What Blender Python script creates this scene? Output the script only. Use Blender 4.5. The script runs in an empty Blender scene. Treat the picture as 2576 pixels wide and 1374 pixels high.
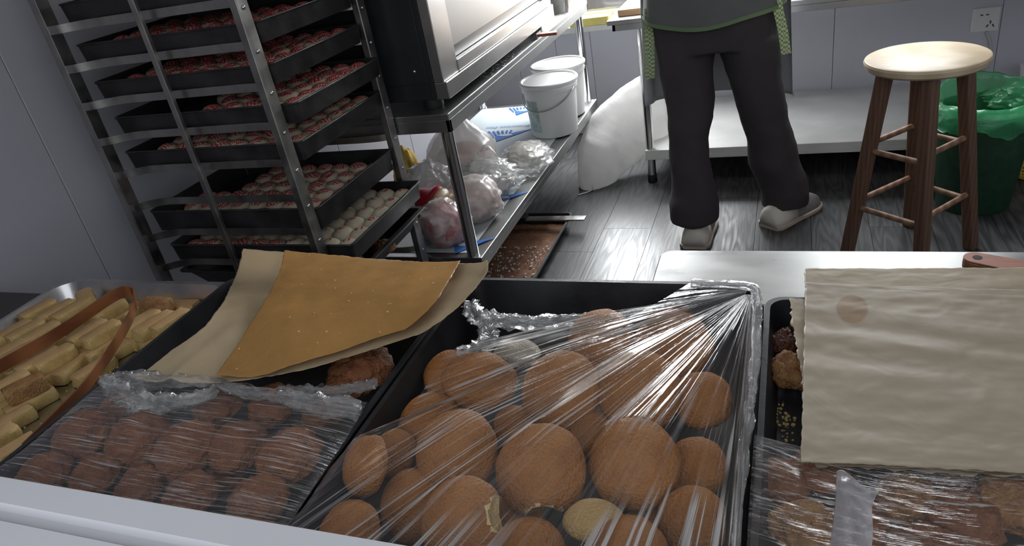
import bpy, bmesh, math, random
import numpy as np
from mathutils import Vector, Matrix, noise, Quaternion

SC = bpy.context.scene
COL = SC.collection
PI = math.pi
RAD = math.radians

# ---------------------------------------------------------------- camera
W_PX, H_PX, F_PX = 2576.0, 1374.0, 1814.35
EYE = Vector((0.0, 0.0, 1.35))
_yaw, _pit, _rol = RAD(-23.769), RAD(28.135), RAD(-10.749)
_f = Vector((math.sin(_yaw) * math.cos(_pit), math.cos(_yaw) * math.cos(_pit), -math.sin(_pit)))
_r = Vector((math.cos(_yaw), -math.sin(_yaw), 0))
_u = _r.cross(_f)
_r2 = _r * math.cos(_rol) + _u * math.sin(_rol)
_u2 = -_r * math.sin(_rol) + _u * math.cos(_rol)
cam_data = bpy.data.cameras.new('camera')
cam = bpy.data.objects.new('camera', cam_data)
COL.objects.link(cam)
cam_data.sensor_width = 36.0
cam_data.lens = F_PX / W_PX * 36.0
cam_data.clip_start = 0.02
_m = Matrix((( _r2.x, _u2.x, -_f.x, EYE.x), (_r2.y, _u2.y, -_f.y, EYE.y), (_r2.z, _u2.z, -_f.z, EYE.z), (0, 0, 0, 1)))
cam.matrix_world = _m
SC.camera = cam

# ---------------------------------------------------------------- world, lights, exposure
world = bpy.data.worlds.new('sky'); SC.world = world
world.use_nodes = True
_wt = world.node_tree
_bg = _wt.nodes['Background']
_tc = _wt.nodes.new('ShaderNodeTexCoord'); _sx = _wt.nodes.new('ShaderNodeSeparateXYZ'); _rp = _wt.nodes.new('ShaderNodeValToRGB')
_wt.links.new(_tc.outputs['Generated'], _sx.inputs[0]); _wt.links.new(_sx.outputs['Z'], _rp.inputs[0]); _wt.links.new(_rp.outputs[0], _bg.inputs[0])
_rp.color_ramp.elements[0].position = 0.0; _rp.color_ramp.elements[0].color = (.22, .21, .20, 1)      # street below the horizon
_rp.color_ramp.elements[1].position = 0.03; _rp.color_ramp.elements[1].color = (.88, .94, 1.0, 1)      # overcast sky
_bg.inputs[1].default_value = 1.2

def area_light(name, loc, target, sx, sy, power, col=(1, 1, 1)):
    d = bpy.data.lights.new(name, 'AREA'); d.shape = 'RECTANGLE'
    d.size = sx; d.size_y = sy; d.energy = power; d.color = col
    o = bpy.data.objects.new(name, d); COL.objects.link(o)
    o.location = loc
    o.rotation_euler = (Vector(target) - Vector(loc)).to_track_quat('-Z', 'Y').to_euler()
    return o
# daylight entering by the far window (the light sits just inside the pane)
area_light('window_daylight', (-0.72, 3.84, 1.28), (-0.45, 2.2, 0.15), 0.95, 1.25, 72, (0.95, 0.98, 1.0)).data.spread = RAD(140)
area_light('window_daylight_high', (0.50, 3.84, 1.85), (0.25, 2.0, 0.35), 0.70, 1.1, 13, (0.95, 0.98, 1.0)).data.spread = RAD(140)
SC.view_settings.view_transform = 'Standard'
SC.view_settings.look = 'None'
SC.view_settings.gamma = 1.0
SC.view_settings.use_curve_mapping = False
SC.view_settings.exposure = 0.18
SC.cycles.max_bounces = 8
SC.cycles.transparent_max_bounces = 24
SC.cycles.caustics_reflective = False
SC.cycles.caustics_refractive = False
SC.cycles.sample_clamp_indirect = 6.0

# ---------------------------------------------------------------- measuring: a photo pixel and one known coordinate give a point in the room
def ray(x, y):
    return _r2 * ((x - W_PX / 2) / F_PX) - _u2 * ((y - H_PX / 2) / F_PX) + _f
def onz(x, y, z):
    d = ray(x, y); return EYE + d * ((z - EYE.z) / d.z)
def ony(x, y, v):
    d = ray(x, y); return EYE + d * ((v - EYE.y) / d.y)
def onx(x, y, v):
    d = ray(x, y); return EYE + d * ((v - EYE.x) / d.x)
def ppm(p):
    return F_PX / (Vector(p) - EYE).dot(_f)

# ---------------------------------------------------------------- mesh helpers
class MB:
    def __init__(s): s.v = []; s.f = []; s.mi = []; s.cur = 0
    def add(s, vs, fs):
        o = len(s.v); s.v += [tuple(p) for p in vs]
        for f in fs: s.f.append(tuple(i + o for i in f)); s.mi.append(s.cur)
        return s
    def box(s, c, d, rot=None):
        hx, hy, hz = d[0] / 2, d[1] / 2, d[2] / 2
        vs = [Vector((x, y, z)) for z in (-hz, hz) for y in (-hy, hy) for x in (-hx, hx)]
        if rot is not None: vs = [rot @ p for p in vs]
        c = Vector(c)
        return s.add([p + c for p in vs], [(0, 2, 3, 1), (4, 5, 7, 6), (0, 1, 5, 4), (2, 6, 7, 3), (0, 4, 6, 2), (1, 3, 7, 5)])
    def span(s, a, b):
        return s.box(((a[0]+b[0])/2, (a[1]+b[1])/2, (a[2]+b[2])/2), (abs(b[0]-a[0]), abs(b[1]-a[1]), abs(b[2]-a[2])))
    def loft(s, loops, cap0=True, cap1=True, closed=True):
        n = len(loops[0]); vs = [p for L in loops for p in L]; fs = []
        m = n if closed else n - 1
        for i in range(len(loops) - 1):
            for j in range(m):
                k = (j + 1) % n
                fs.append((i*n+j, i*n+k, (i+1)*n+k, (i+1)*n+j))
        if cap0: fs.append(tuple(reversed(range(n))))
        if cap1: fs.append(tuple(range((len(loops)-1)*n, len(loops)*n)))
        return s.add(vs, fs)
    def tube(s, pts, r, n=10, cap=True):
        pts = [Vector(p) for p in pts]; rs = r if isinstance(r, (list, tuple)) else [r]*len(pts)
        loops = []; prev = None
        for i, p in enumerate(pts):
            t = (pts[min(i+1, len(pts)-1)] - pts[max(i-1, 0)]).normalized()
            if prev is None:
                a = Vector((0, 0, 1)) if abs(t.z) < .9 else Vector((1, 0, 0))
                e1 = (a - t * a.dot(t)).normalized()
            else:
                e1 = (prev - t * prev.dot(t)).normalized()
            prev = e1; e2 = t.cross(e1)
            loops.append([p + (e1 * math.cos(2*PI*j/n) + e2 * math.sin(2*PI*j/n)) * rs[i] for j in range(n)])
        return s.loft(loops, cap, cap)
    def lathe(s, prof, c=(0, 0, 0), n=32, cap0=True, cap1=True):
        c = Vector(c)
        return s.loft([[c + Vector((r*math.cos(2*PI*j/n), r*math.sin(2*PI*j/n), z)) for j in range(n)] for r, z in prof], cap0, cap1)
    def ribbon(s, pts, wid, thick):
        # pts: centre line; wid: half-width vectors; thick: half-thickness
        loops = []
        for i, p in enumerate(pts):
            p = Vector(p); w = Vector(wid[i] if isinstance(wid, list) else wid)
            t = (Vector(pts[min(i+1, len(pts)-1)]) - Vector(pts[max(i-1, 0)])).normalized()
            nn = t.cross(w).normalized() * thick
            loops.append([p - w - nn, p + w - nn, p + w + nn, p - w + nn])
        return s.loft(loops)
    def build(s, name, mat, parent=None, smooth=False, bevel=0, seg=2, sharp=None):
        me = bpy.data.meshes.new(name); me.from_pydata(s.v, [], s.f); me.update()
        mats = mat if isinstance(mat, (list, tuple)) else [mat]
        for m in mats: me.materials.append(m)
        if len(mats) > 1: me.polygons.foreach_set('material_index', s.mi)
        o = bpy.data.objects.new(name, me); COL.objects.link(o)
        if smooth:
            me.polygons.foreach_set('use_smooth', [True]*len(me.polygons))
            if sharp: me.set_sharp_from_angle(angle=RAD(sharp))
        if bevel:
            b = o.modifiers.new('bevel', 'BEVEL'); b.width = bevel; b.segments = seg; b.limit_method = 'ANGLE'; b.angle_limit = RAD(35)
            b.harden_normals = False
        if parent is not None: child(o, parent)
        return o

def child(o, parent):
    o.parent = parent
    b = parent.get('_base')
    if parent.type == 'EMPTY':
        o.matrix_parent_inverse = Matrix.Translation(-Vector(parent.location))
    elif parent.parent is not None and parent.parent.type == 'EMPTY':
        o.matrix_parent_inverse = Matrix.Translation(-Vector(parent.location))
    return o
def tag(o, label=None, cat=None, group=None, kind=None):
    if label: o['label'] = label
    if cat: o['category'] = cat
    if group: o['group'] = group
    if kind: o['kind'] = kind
    return o
def thing(name, loc, label, cat, group=None):
    e = bpy.data.objects.new(name, None); COL.objects.link(e); e.location = loc; e.empty_display_size = .05
    return tag(e, label, cat, group)
def link_copy(o, parent=None):
    c = o.copy(); COL.objects.link(c)
    if parent is not None:
        c.parent = parent; c.matrix_parent_inverse = o.matrix_parent_inverse
    return c
def rrect(w, d, r, z, c=(0, 0), n=5):
    pts = []
    for cx, cy, a0 in ((1, 1, 0), (-1, 1, 90), (-1, -1, 180), (1, -1, 270)):
        for k in range(n + 1):
            a = RAD(a0 + 90 * k / n)
            pts.append(Vector((c[0] + cx * (w/2 - r) + r*math.cos(a), c[1] + cy * (d/2 - r) + r*math.sin(a), z)))
    return pts
def smooth_line(pts, n):
    pts = [Vector(p) for p in pts]
    if len(pts) == 2: return [pts[0].lerp(pts[1], i/(n-1)) for i in range(n)]
    d = [0]
    for a, b in zip(pts, pts[1:]): d.append(d[-1] + max((b-a).length, 1e-6))
    out = []
    for i in range(n):
        s = d[-1]*i/(n-1); k = 0
        while k < len(pts)-2 and s > d[k+1]: k += 1
        t = (s-d[k])/(d[k+1]-d[k])
        p0, p1, p2, p3 = pts[max(k-1, 0)], pts[k], pts[k+1], pts[min(k+2, len(pts)-1)]
        m1 = (p2-p0)*.5; m2 = (p3-p1)*.5
        t2, t3 = t*t, t*t*t
        out.append(p1*(2*t3-3*t2+1) + m1*(t3-2*t2+t) + p2*(-2*t3+3*t2) + m2*(t3-t2))
    return out
def coons(top, bottom, left, right, nu, nv):
    T, B = smooth_line(top, nu), smooth_line(bottom, nu); L, Rr = smooth_line(left, nv), smooth_line(right, nv)
    G = []
    for j in range(nv):
        v = j/(nv-1); row = []
        for i in range(nu):
            u = i/(nu-1)
            p = T[i]*(1-v) + B[i]*v + L[j]*(1-u) + Rr[j]*u - (T[0]*(1-u)*(1-v) + T[-1]*u*(1-v) + B[0]*(1-u)*v + B[-1]*u*v)
            row.append(p)
        G.append(row)
    return G
def grid_obj(name, G, mat, parent=None, solid=0, smooth=True):
    nv, nu = len(G), len(G[0])
    me = bpy.data.meshes.new(name)
    fs = [(j*nu+i, j*nu+i+1, (j+1)*nu+i+1, (j+1)*nu+i) for j in range(nv-1) for i in range(nu-1)]
    me.from_pydata([tuple(p) for r in G for p in r], [], fs)
    uv = me.uv_layers.new(name='sheet')
    data = []
    for f in fs:
        for k in f: data += [(k % nu)/(nu-1), (k//nu)/(nv-1)]
    uv.data.foreach_set('uv', data)
    me.materials.append(mat)
    me.polygons.foreach_set('use_smooth', [smooth]*len(fs)); me.update()
    o = bpy.data.objects.new(name, me); COL.objects.link(o)
    if solid:
        m = o.modifiers.new('sheet', 'SOLIDIFY'); m.thickness = solid; m.offset = -1
    if parent is not None: child(o, parent)
    return o
def fbm(p, s, oct=3):
    p = Vector(p) * s; a = 0; k = 1
    for i in range(oct): a += noise.noise(p) * k; p = p * 2.03 + Vector((7.1, 3.3, 1.7)); k *= .5
    return a

# ---------------------------------------------------------------- materials
class NT:
    def __init__(s, name):
        s.m = bpy.data.materials.new(name); s.m.use_nodes = True; s.t = s.m.node_tree; s.t.nodes.clear()
        s.out = s.n('ShaderNodeOutputMaterial')
    def n(s, typ, inp=None, **kw):
        x = s.t.nodes.new(typ)
        for k, v in kw.items(): setattr(x, k, v)
        for k, v in (inp or {}).items():
            if isinstance(v, tuple) and len(v) == 2 and hasattr(v[0], 'outputs'): s.t.links.new(v[0].outputs[v[1]], x.inputs[k])
            elif hasattr(v, 'outputs'): s.t.links.new(v.outputs[0], x.inputs[k])
            else: x.inputs[k].default_value = v
        return x
    def link(s, a, b, i=0): s.t.links.new(a.outputs[i] if not isinstance(a, tuple) else a[0].outputs[a[1]], b)
    def coord(s, kind='Object', scale=(1, 1, 1), rot=(0, 0, 0), loc=(0, 0, 0)):
        c = s.n('ShaderNodeTexCoord'); m = s.n('ShaderNodeMapping', {'Vector': (c, kind), 'Scale': scale, 'Rotation': rot, 'Location': loc}); return m
    def noise(s, vec, scale, detail=4, rough=.55, dist=0):
        return s.n('ShaderNodeTexNoise', {'Vector': vec, 'Scale': scale, 'Detail': detail, 'Roughness': rough, 'Distortion': dist})
    def ramp(s, fac, stops):
        r = s.n('ShaderNodeValToRGB', {'Fac': fac}); e = r.color_ramp.elements
        while len(e) > 1: e.remove(e[-1])
        e[0].position = stops[0][0]; e[0].color = (*stops[0][1], 1) if len(stops[0][1]) == 3 else stops[0][1]
        for p, c in stops[1:]:
            x = e.new(p); x.color = (*c, 1)
        return r
    def mix(s, fac, a, b, mode='MIX'):
        x = s.n('ShaderNodeMix', data_type='RGBA', blend_type=mode)
        for i, v in ((0, fac), (6, a), (7, b)):
            if hasattr(v, 'outputs'): s.t.links.new(v.outputs[2 if v.bl_idname == 'ShaderNodeMix' else 0], x.inputs[i])
            elif isinstance(v, (tuple, list)): x.inputs[i].default_value = (*v, 1) if len(v) == 3 else v
            else: x.inputs[i].default_value = v
        return x
    def math(s, op, a, b=None, clamp=False):
        x = s.n('ShaderNodeMath', operation=op, use_clamp=clamp)
        for i, v in enumerate((a, b)):
            if v is None: continue
            if hasattr(v, 'outputs'): s.t.links.new(v.outputs[0], x.inputs[i])
            else: x.inputs[i].default_value = v
        return x
    def schlick(s, k=1.0, f0=.04):
        lw = s.n('ShaderNodeLayerWeight', {'Blend': .5})
        p = s.n('ShaderNodeMath', {0: (lw, 'Facing'), 1: 5.0}, operation='POWER')
        return s.math('MULTIPLY', s.math('ADD', s.math('MULTIPLY', p, 1-f0), f0), k, True)
    def bump(s, h, strength=.3, dist=.002):
        return s.n('ShaderNodeBump', {'Height': h, 'Strength': strength, 'Distance': dist})
    def bsdf(s, col, rough=.5, metal=0, normal=None, **kw):
        b = s.n('ShaderNodeBsdfPrincipled'); s.shade = b
        if hasattr(col, 'outputs'): s.t.links.new(col.outputs[2 if col.bl_idname == 'ShaderNodeMix' else 0], b.inputs['Base Color'])
        else: b.inputs['Base Color'].default_value = (*col, 1)
        if hasattr(rough, 'outputs'): s.link(rough, b.inputs['Roughness'])
        else: b.inputs['Roughness'].default_value = rough
        b.inputs['Metallic'].default_value = metal
        if normal is not None: s.link(normal, b.inputs['Normal'])
        for k, v in kw.items():
            k = k.replace('_', ' ')
            b.inputs[k].default_value = v
        s.link(b, s.out.inputs[0]); return b

def plain(name, col, rough=.5, metal=0, var=.12, vs=8, bump=0, bs=60, stretch=(1, 1, 1), rvar=0, bd=.002, **kw):
    t = NT(name); c = t.coord('Object', stretch)
    n = t.noise(c, vs, 5)
    dark = tuple(x*(1-var) for x in col); lite = tuple(min(1, x*(1+var)) for x in col)
    r = t.ramp(n, [(.3, dark), (.7, lite)])
    nb = None
    if bump: nb = t.bump(t.noise(c, bs, 4), bump, bd)
    rr = rough
    if rvar: rr = t.n('ShaderNodeMapRange', {0: n, 1: .3, 2: .7, 3: max(0, rough-rvar), 4: rough+rvar})
    t.bsdf(r, rr, metal, nb, **kw)
    return t.m

M = {}
M['wall'] = plain('wall_panel_paint', (.60, .595, .65), .45, var=.03, vs=2)
M['ceiling'] = plain('ceiling_paint', (.75, .75, .75), .8, var=.02)
M['white_ledge'] = plain('white_ledge_paint', (.60, .60, .63), .35, var=.02, vs=3)
M['steel'] = plain('brushed_steel', (.56, .555, .54), .30, 1, var=.05, vs=5, stretch=(1, .4, 2), rvar=.04)
M['steel_table'] = plain('steel_worktop', (.38, .38, .375), .36, 1, var=.04, vs=5, stretch=(3, 1, 1), rvar=.03)
M['steel_side'] = plain('scuffed_steel_worktop', (.25, .25, .245), .30, 1, var=.12, vs=4, stretch=(2, 6, 1), rvar=.05)
M['steel_dull'] = plain('dull_steel', (.40, .39, .37), .38, 1, var=.2, vs=20, rvar=.1)
M['chrome'] = plain('bright_steel', (.72, .72, .72), .16, 1, var=.05)
M['steel_white'] = plain('floury_lightened_shelf', (.78, .77, .74), .45, 0, var=.08, vs=6, rvar=.1)  # floury white, lightened further in place of light reaching under the table
M['tray_black'] = plain('black_baking_enamel', (.016, .016, .018), .46, var=.5, vs=9, bump=.25, bs=70, rvar=.12)
M['tray_dark'] = plain('worn_black_tray', (.022, .021, .022), .42, var=.5, vs=14, bump=.2, bs=90, rvar=.15)
M['alu'] = plain('scratched_aluminium', (.60, .59, .58), .28, 1, var=.1, vs=10, rvar=.12)
M['black_panel'] = plain('black_oven_paint', (.022, .023, .026), .33, var=.2, vs=4)
M['rubber'] = plain('black_rubber', (.012, .012, .012), .6)
M['counter'] = plain('dark_brown_counter', (.035, .028, .025), .4, var=.2)
M['white_plastic'] = plain('white_plastic', (.78, .78, .76), .32, var=.03, vs=5)
M['socket'] = plain('socket_plastic', (.80, .80, .78), .35, var=.02)
M['dark_hole'] = plain('dark_slot', (.02, .02, .02), .7)
M['bin'] = plain('dark_green_mesh_plastic', (.016, .060, .030), .5, var=.3, vs=30)
M['red_print'] = plain('red_packet_print', (.5, .02, .04), .35, var=.15, vs=12)
M['nut'] = plain('tan_packet', (.55, .38, .22), .4, var=.3, vs=60, bump=.4, bs=70)
M['yellow_cloth'] = plain('yellow_cloth', (.62, .42, .08), .7, var=.25, vs=12)
M['yellow_net'] = plain('yellow_foam_net', (.75, .6, .08), .6)
M['board'] = plain('pale_wood_board', (.52, .33, .18), .5, var=.12, vs=5, stretch=(1, 8, 8))
M['handle'] = plain('reddish_wood_handle', (.36, .12, .065), .5, var=.22, vs=20, stretch=(1, 5, 5), bump=.1)
M['handle_side'] = plain('brown_wood_edge', (.22, .11, .05), .5, var=.3, vs=30, stretch=(1, 8, 8))
M['trousers'] = plain('dark_trouser_cloth', (.050, .042, .045), .85, var=.12, vs=6, bump=.15, bs=400, bd=.0005)
M['shirt'] = plain('grey_shirt_cloth', (.13, .135, .13), .8, var=.1, vs=10)
M['shirt_hem'] = plain('green_hem', (.16, .24, .12), .8)
M['shoe_white'] = plain('cream_shoe_canvas', (.80, .74, .64), .75, var=.06, vs=20)
M['shoe_grey'] = plain('grey_shoe_knit', (.26, .25, .25), .8, var=.1, vs=60)
M['sole'] = plain('tan_rubber_sole', (.60, .50, .41), .6, var=.1)
M['skin'] = plain('skin', (.55, .34, .24), .5, var=.04)
M['hair'] = plain('black_hair', (.012, .01, .009), .4, var=.3, vs=60, stretch=(1, 1, .1))
M['apron'] = plain('white_apron_cloth', (.62, .62, .66), .7, var=.04)
M['cord'] = plain('white_cord', (.55, .55, .56), .4, var=.02)
M['meal'] = plain('brown_crumb', (.20, .09, .045), .7, var=.4, vs=40, bump=.6, bs=90)

def wood(name, c1, c2, sc=(3, 3, .6), rough=.5, dist=3.0):
    t = NT(name); c = t.coord('Object', sc)
    w = t.n('ShaderNodeTexWave', {'Vector': c, 'Scale': 5.0, 'Distortion': dist, 'Detail': 3.0, 'Detail Scale': 1.5})
    n = t.noise(c, 30, 4)
    r = t.ramp(t.math('ADD', t.math('MULTIPLY', w, .6), t.math('MULTIPLY', n, .4)), [(.25, c1), (.75, c2)])
    t.bsdf(r, rough, 0, t.bump(n, .15, .001)); return t.m
M['stool_leg'] = wood('brown_stool_wood', (.115, .058, .036), (.165, .086, .053), (5, 5, .5), .5, 1.5)
M['stool_rung'] = wood('pale_stool_rung', (.20, .10, .06), (.32, .19, .11), (2, 2, 2), .5)
M['stool_seat'] = wood('blond_stool_seat', (.54, .42, .27), (.66, .53, .36), (.5, 2.2, 2.2), .4, 4)
M['bamboo'] = wood('varnished_bamboo', (.13, .042, .016), (.24, .09, .035), (2, 2, 10), .35, 1)

def floor_mat():
    t = NT('grey_woodgrain_floor')
    oi = t.n('ShaderNodeObjectInfo')
    c = t.n('ShaderNodeTexCoord')
    off = t.n('ShaderNodeVectorMath', {0: (c, 'Object'), 1: t.n('ShaderNodeCombineXYZ', {'X': t.math('MULTIPLY', (lambda o: o)(t.n('ShaderNodeMath', {0: (oi, 'Random'), 1: 7.0}, operation='MULTIPLY')), 1.0), 'Y': t.n('ShaderNodeMath', {0: (oi, 'Random'), 1: 31.0}, operation='MULTIPLY'), 'Z': 0.0})}, operation='ADD')
    mp = t.n('ShaderNodeMapping', {'Vector': off, 'Scale': (7.5, .9, 1)})
    n0 = t.noise(mp, 1.6, 2, .5)
    rings = t.n('ShaderNodeMath', {0: n0, 1: 60.0}, operation='MULTIPLY')
    s = t.n('ShaderNodeMath', {0: rings}, operation='SINE')
    mp2 = t.n('ShaderNodeMapping', {'Vector': off, 'Scale': (90, 3, 1)})
    n1 = t.noise(mp2, 1.5, 4)
    h = t.math('ADD', t.math('MULTIPLY', s, .22), n1)
    r = t.ramp(h, [(.2, (.040, .040, .041)), (.55, (.075, .075, .076)), (.85, (.115, .115, .115))])
    t.bsdf(r, t.n('ShaderNodeMapRange', {0: h, 1: 0.2, 2: .9, 3: .42, 4: .26}), 0, t.bump(h, .25, .001)); return t.m
M['floor'] = floor_mat()

def cake_mat(name, c0, c1, c2, sc=1.0, spec=.2, rough=.62):
    t = NT(name); c = t.coord('Object')
    n = t.noise(c, 22*sc, 3); g = t.noise(c, 420, 3, .6)
    v = t.n('ShaderNodeTexVoronoi', {'Vector': c, 'Scale': 330.0}, feature='F1')
    geo = t.n('ShaderNodeSeparateXYZ', {0: (t.n('ShaderNodeTexCoord'), 'Normal')})
    f = t.math('ADD', t.math('MULTIPLY', n, .7), t.math('MULTIPLY', g, .3))
    r = t.ramp(f, [(.32, c0), (.5, c1), (.72, c2)])
    t.bsdf(r, rough, 0, t.bump(t.math('ADD', g, v), .8, .0018), Specular_IOR_Level=spec); return t.m
M['cake'] = cake_mat('golden_brown_crust', (.24, .092, .027), (.34, .142, .044), (.44, .195, .064))
M['cake_pale'] = cake_mat('pale_golden_crust', (.42, .25, .09), (.50, .32, .13), (.58, .39, .18))
M['crumb'] = cake_mat('yellow_cake_crumb', (.55, .37, .15), (.68, .50, .24), (.78, .62, .34), 3)
M['walnut'] = cake_mat('dark_cracked_crust', (.14, .05, .022), (.21, .08, .036), (.29, .125, .055), 2)
M['pastry'] = cake_mat('flaky_pastry_crust', (.16, .06, .02), (.30, .15, .06), (.45, .26, .11), 2.5)
M['pastry_dark'] = cake_mat('glazed_dark_crust', (.05, .014, .008), (.10, .032, .018), (.17, .06, .03), 2, .4, .35)
M['pale_dough'] = cake_mat('pale_dough', (.42, .36, .28), (.52, .46, .37), (.6, .54, .45), 1)

def biscuit_mat():
    t = NT('shortbread'); c = t.coord('Object')
    n = t.noise(c, 26, 3); g = t.noise(c, 300, 3, .65)
    nz = t.n('ShaderNodeSeparateXYZ', {0: (t.n('ShaderNodeTexCoord'), 'Normal')})
    topf = t.n('ShaderNodeMapRange', {0: (nz, 'Z'), 1: .55, 2: .9, 3: 0.0, 4: 1.0})
    side = t.ramp(t.math('ADD', t.math('MULTIPLY', n, .5), t.math('MULTIPLY', g, .5)), [(.3, (.40, .26, .09)), (.55, (.58, .41, .165)), (.8, (.70, .53, .25))])
    top = t.ramp(n, [(.3, (.42, .255, .115)), (.7, (.54, .355, .175))])
    h = t.math('MULTIPLY', g, 1.0)
    t.bsdf(t.mix(topf, side, top), .7, 0, t.bump(h, .5, .0012), Specular_IOR_Level=.2); return t.m
M['biscuit'] = biscuit_mat()
M['biscuit_brown'] = cake_mat('browner_shortbread', (.20, .10, .04), (.32, .17, .07), (.45, .27, .11), 2)

def bun_mat(name, style):
    t = NT(name); tc = t.n('ShaderNodeTexCoord'); oi = t.n('ShaderNodeObjectInfo')
    rnd = t.n('ShaderNodeCombineXYZ', {'X': t.n('ShaderNodeMath', {0: (oi, 'Random'), 1: 3.0}, operation='MULTIPLY'), 'Y': 0.0, 'Z': t.n('ShaderNodeMath', {0: (oi, 'Random'), 1: 9.0}, operation='MULTIPLY')})
    xyz = t.n('ShaderNodeSeparateXYZ', {0: (tc, 'Object')})
    rad = t.n('ShaderNodeVectorMath', {0: t.n('ShaderNodeCombineXYZ', {'X': (xyz, 'X'), 'Y': (xyz, 'Y'), 'Z': 0.0})}, operation='LENGTH')
    ln = t.n('ShaderNodeMath', {0: (rad, 'Value'), 1: 1.0}, operation='MULTIPLY')
    up = t.n('ShaderNodeMapRange', {0: (xyz, 'Z'), 1: .004, 2: .010, 3: 0.0, 4: 1.0})
    v2 = t.n('ShaderNodeVectorMath', {0: (tc, 'Object'), 1: rnd}, operation='ADD')
    n = t.noise(v2, 90, 3); n2 = t.noise(v2, 40, 2)
    if style == 'ring':
        d = t.math('ABSOLUTE', t.math('SUBTRACT', ln, .0075))
        m = t.n('ShaderNodeMapRange', {0: d, 1: .0035, 2: .0015, 3: 0.0, 4: 1.0})
        dot = t.n('ShaderNodeMapRange', {0: ln, 1: .0035, 2: .002, 3: 0.0, 4: 1.0})
        m = t.math('MAXIMUM', m, dot)
        m = t.math('MULTIPLY', m, t.n('ShaderNodeMapRange', {0: n, 1: .40, 2: .52, 3: 0.0, 4: 1.0}))
    else:
        w = t.n('ShaderNodeTexWave', {'Vector': v2, 'Scale': 62.0, 'Distortion': 5.0, 'Detail': 2.0, 'Detail Scale': 1.2})
        w2 = t.n('ShaderNodeTexWave', {'Vector': t.n('ShaderNodeMapping', {'Vector': v2, 'Rotation': (0, 0, 1.1)}), 'Scale': 40.0, 'Distortion': 7.0, 'Detail': 2.0})
        k = .52 if style == 'leaf' else .34
        m = t.n('ShaderNodeMapRange', {0: t.math('MAXIMUM', w, w2), 1: k, 2: k+.25, 3: 0.0, 4: 1.0})
        ed = t.n('ShaderNodeMapRange', {0: t.math('ADD', ln, t.math('MULTIPLY', n2, .008)), 1: .027, 2: .0235, 3: 0.0, 4: 1.0})
        m = t.math('MULTIPLY', t.math('MULTIPLY', m, ed), t.n('ShaderNodeMapRange', {0: n, 1: .25, 2: .42, 3: .3, 4: 1.0}))
        m = t.math('MULTIPLY', m, up)
    base = t.ramp(n2, [(.3, (.50, .43, .31)), (.7, (.60, .53, .40))])
    red = t.ramp(n, [(.3, (.30, .012, .022)), (.7, (.42, .03, .045))])
    t.bsdf(t.mix(m, base, red), .5, 0, t.bump(n, .1, .001), Subsurface_Weight=0.0, Specular_IOR_Level=.3); return t.m
M['bun_leaf'] = bun_mat('bun_red_leaf_stamp', 'leaf')
M['bun_full'] = bun_mat('bun_red_full_stamp', 'full')
M['bun_ring'] = bun_mat('bun_red_ring_stamp', 'ring')

def paper_mat(name, col, trans, var=.12, stain=False, rough=.5, gloss=.3):
    t = NT(name); c = t.coord('Object')
    n = t.noise(c, 9, 5, .6, .4); f = t.noise(c, 260, 3)
    r = t.ramp(t.math('ADD', t.math('MULTIPLY', n, .85), t.math('MULTIPLY', f, .15)), [(.3, tuple(x*(1-var) for x in col)), (.7, tuple(min(1, x*(1+var)) for x in col))])
    cl = r
    if stain:
        s = t.n('ShaderNodeTexCoord')
        d = t.n('ShaderNodeVectorMath', {0: t.n('ShaderNodeMapping', {'Vector': (s, 'UV'), 'Location': (-stain[0], -stain[1], 0)}), 1: (1/stain[2], 1/stain[3], 0)}, operation='MULTIPLY')
        l = t.n('ShaderNodeVectorMath', {0: d}, operation='LENGTH')
        lm = t.n('ShaderNodeMapRange', {0: t.n('ShaderNodeMath', {0: (l, 'Value'), 1: t.math('MULTIPLY', n, .5)}, operation='ADD'), 1: 1.25, 2: 1.1, 3: 0.0, 4: .75})
        cl = t.mix(lm, r, tuple(x*y for x, y in zip(col, (.70, .48, .26))))
    crease = t.noise(c, 16, 2, .5, 1.2)
    b = t.bsdf(cl, rough, 0, t.bump(t.math('ADD', crease, t.math('MULTIPLY', f, .06)), .35, .004), Specular_IOR_Level=gloss)
    tr = t.n('ShaderNodeBsdfTranslucent')
    t.t.links.new(cl.outputs[2 if cl.bl_idname == 'ShaderNodeMix' else 0], tr.inputs['Color'])
    mx = t.n('ShaderNodeMixShader', {0: trans, 1: b, 2: tr}); t.link(mx, t.out.inputs[0]); return t.m
M['paper_oiled'] = paper_mat('oil_soaked_kraft_paper', (.52, .285, .092), .36, .20, rough=.40)
M['paper_light'] = paper_mat('light_kraft_paper', (.58, .455, .29), .34, .12, rough=.38)
M['paper_big'] = paper_mat('beige_baking_paper', (.43, .355, .262), .25, .06, stain=(.176, .205, .050, .10), rough=.45, gloss=.35)
M['paper_edge'] = paper_mat('beige_paper_under', (.46, .37, .25), .25, .08, rough=.45)

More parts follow.
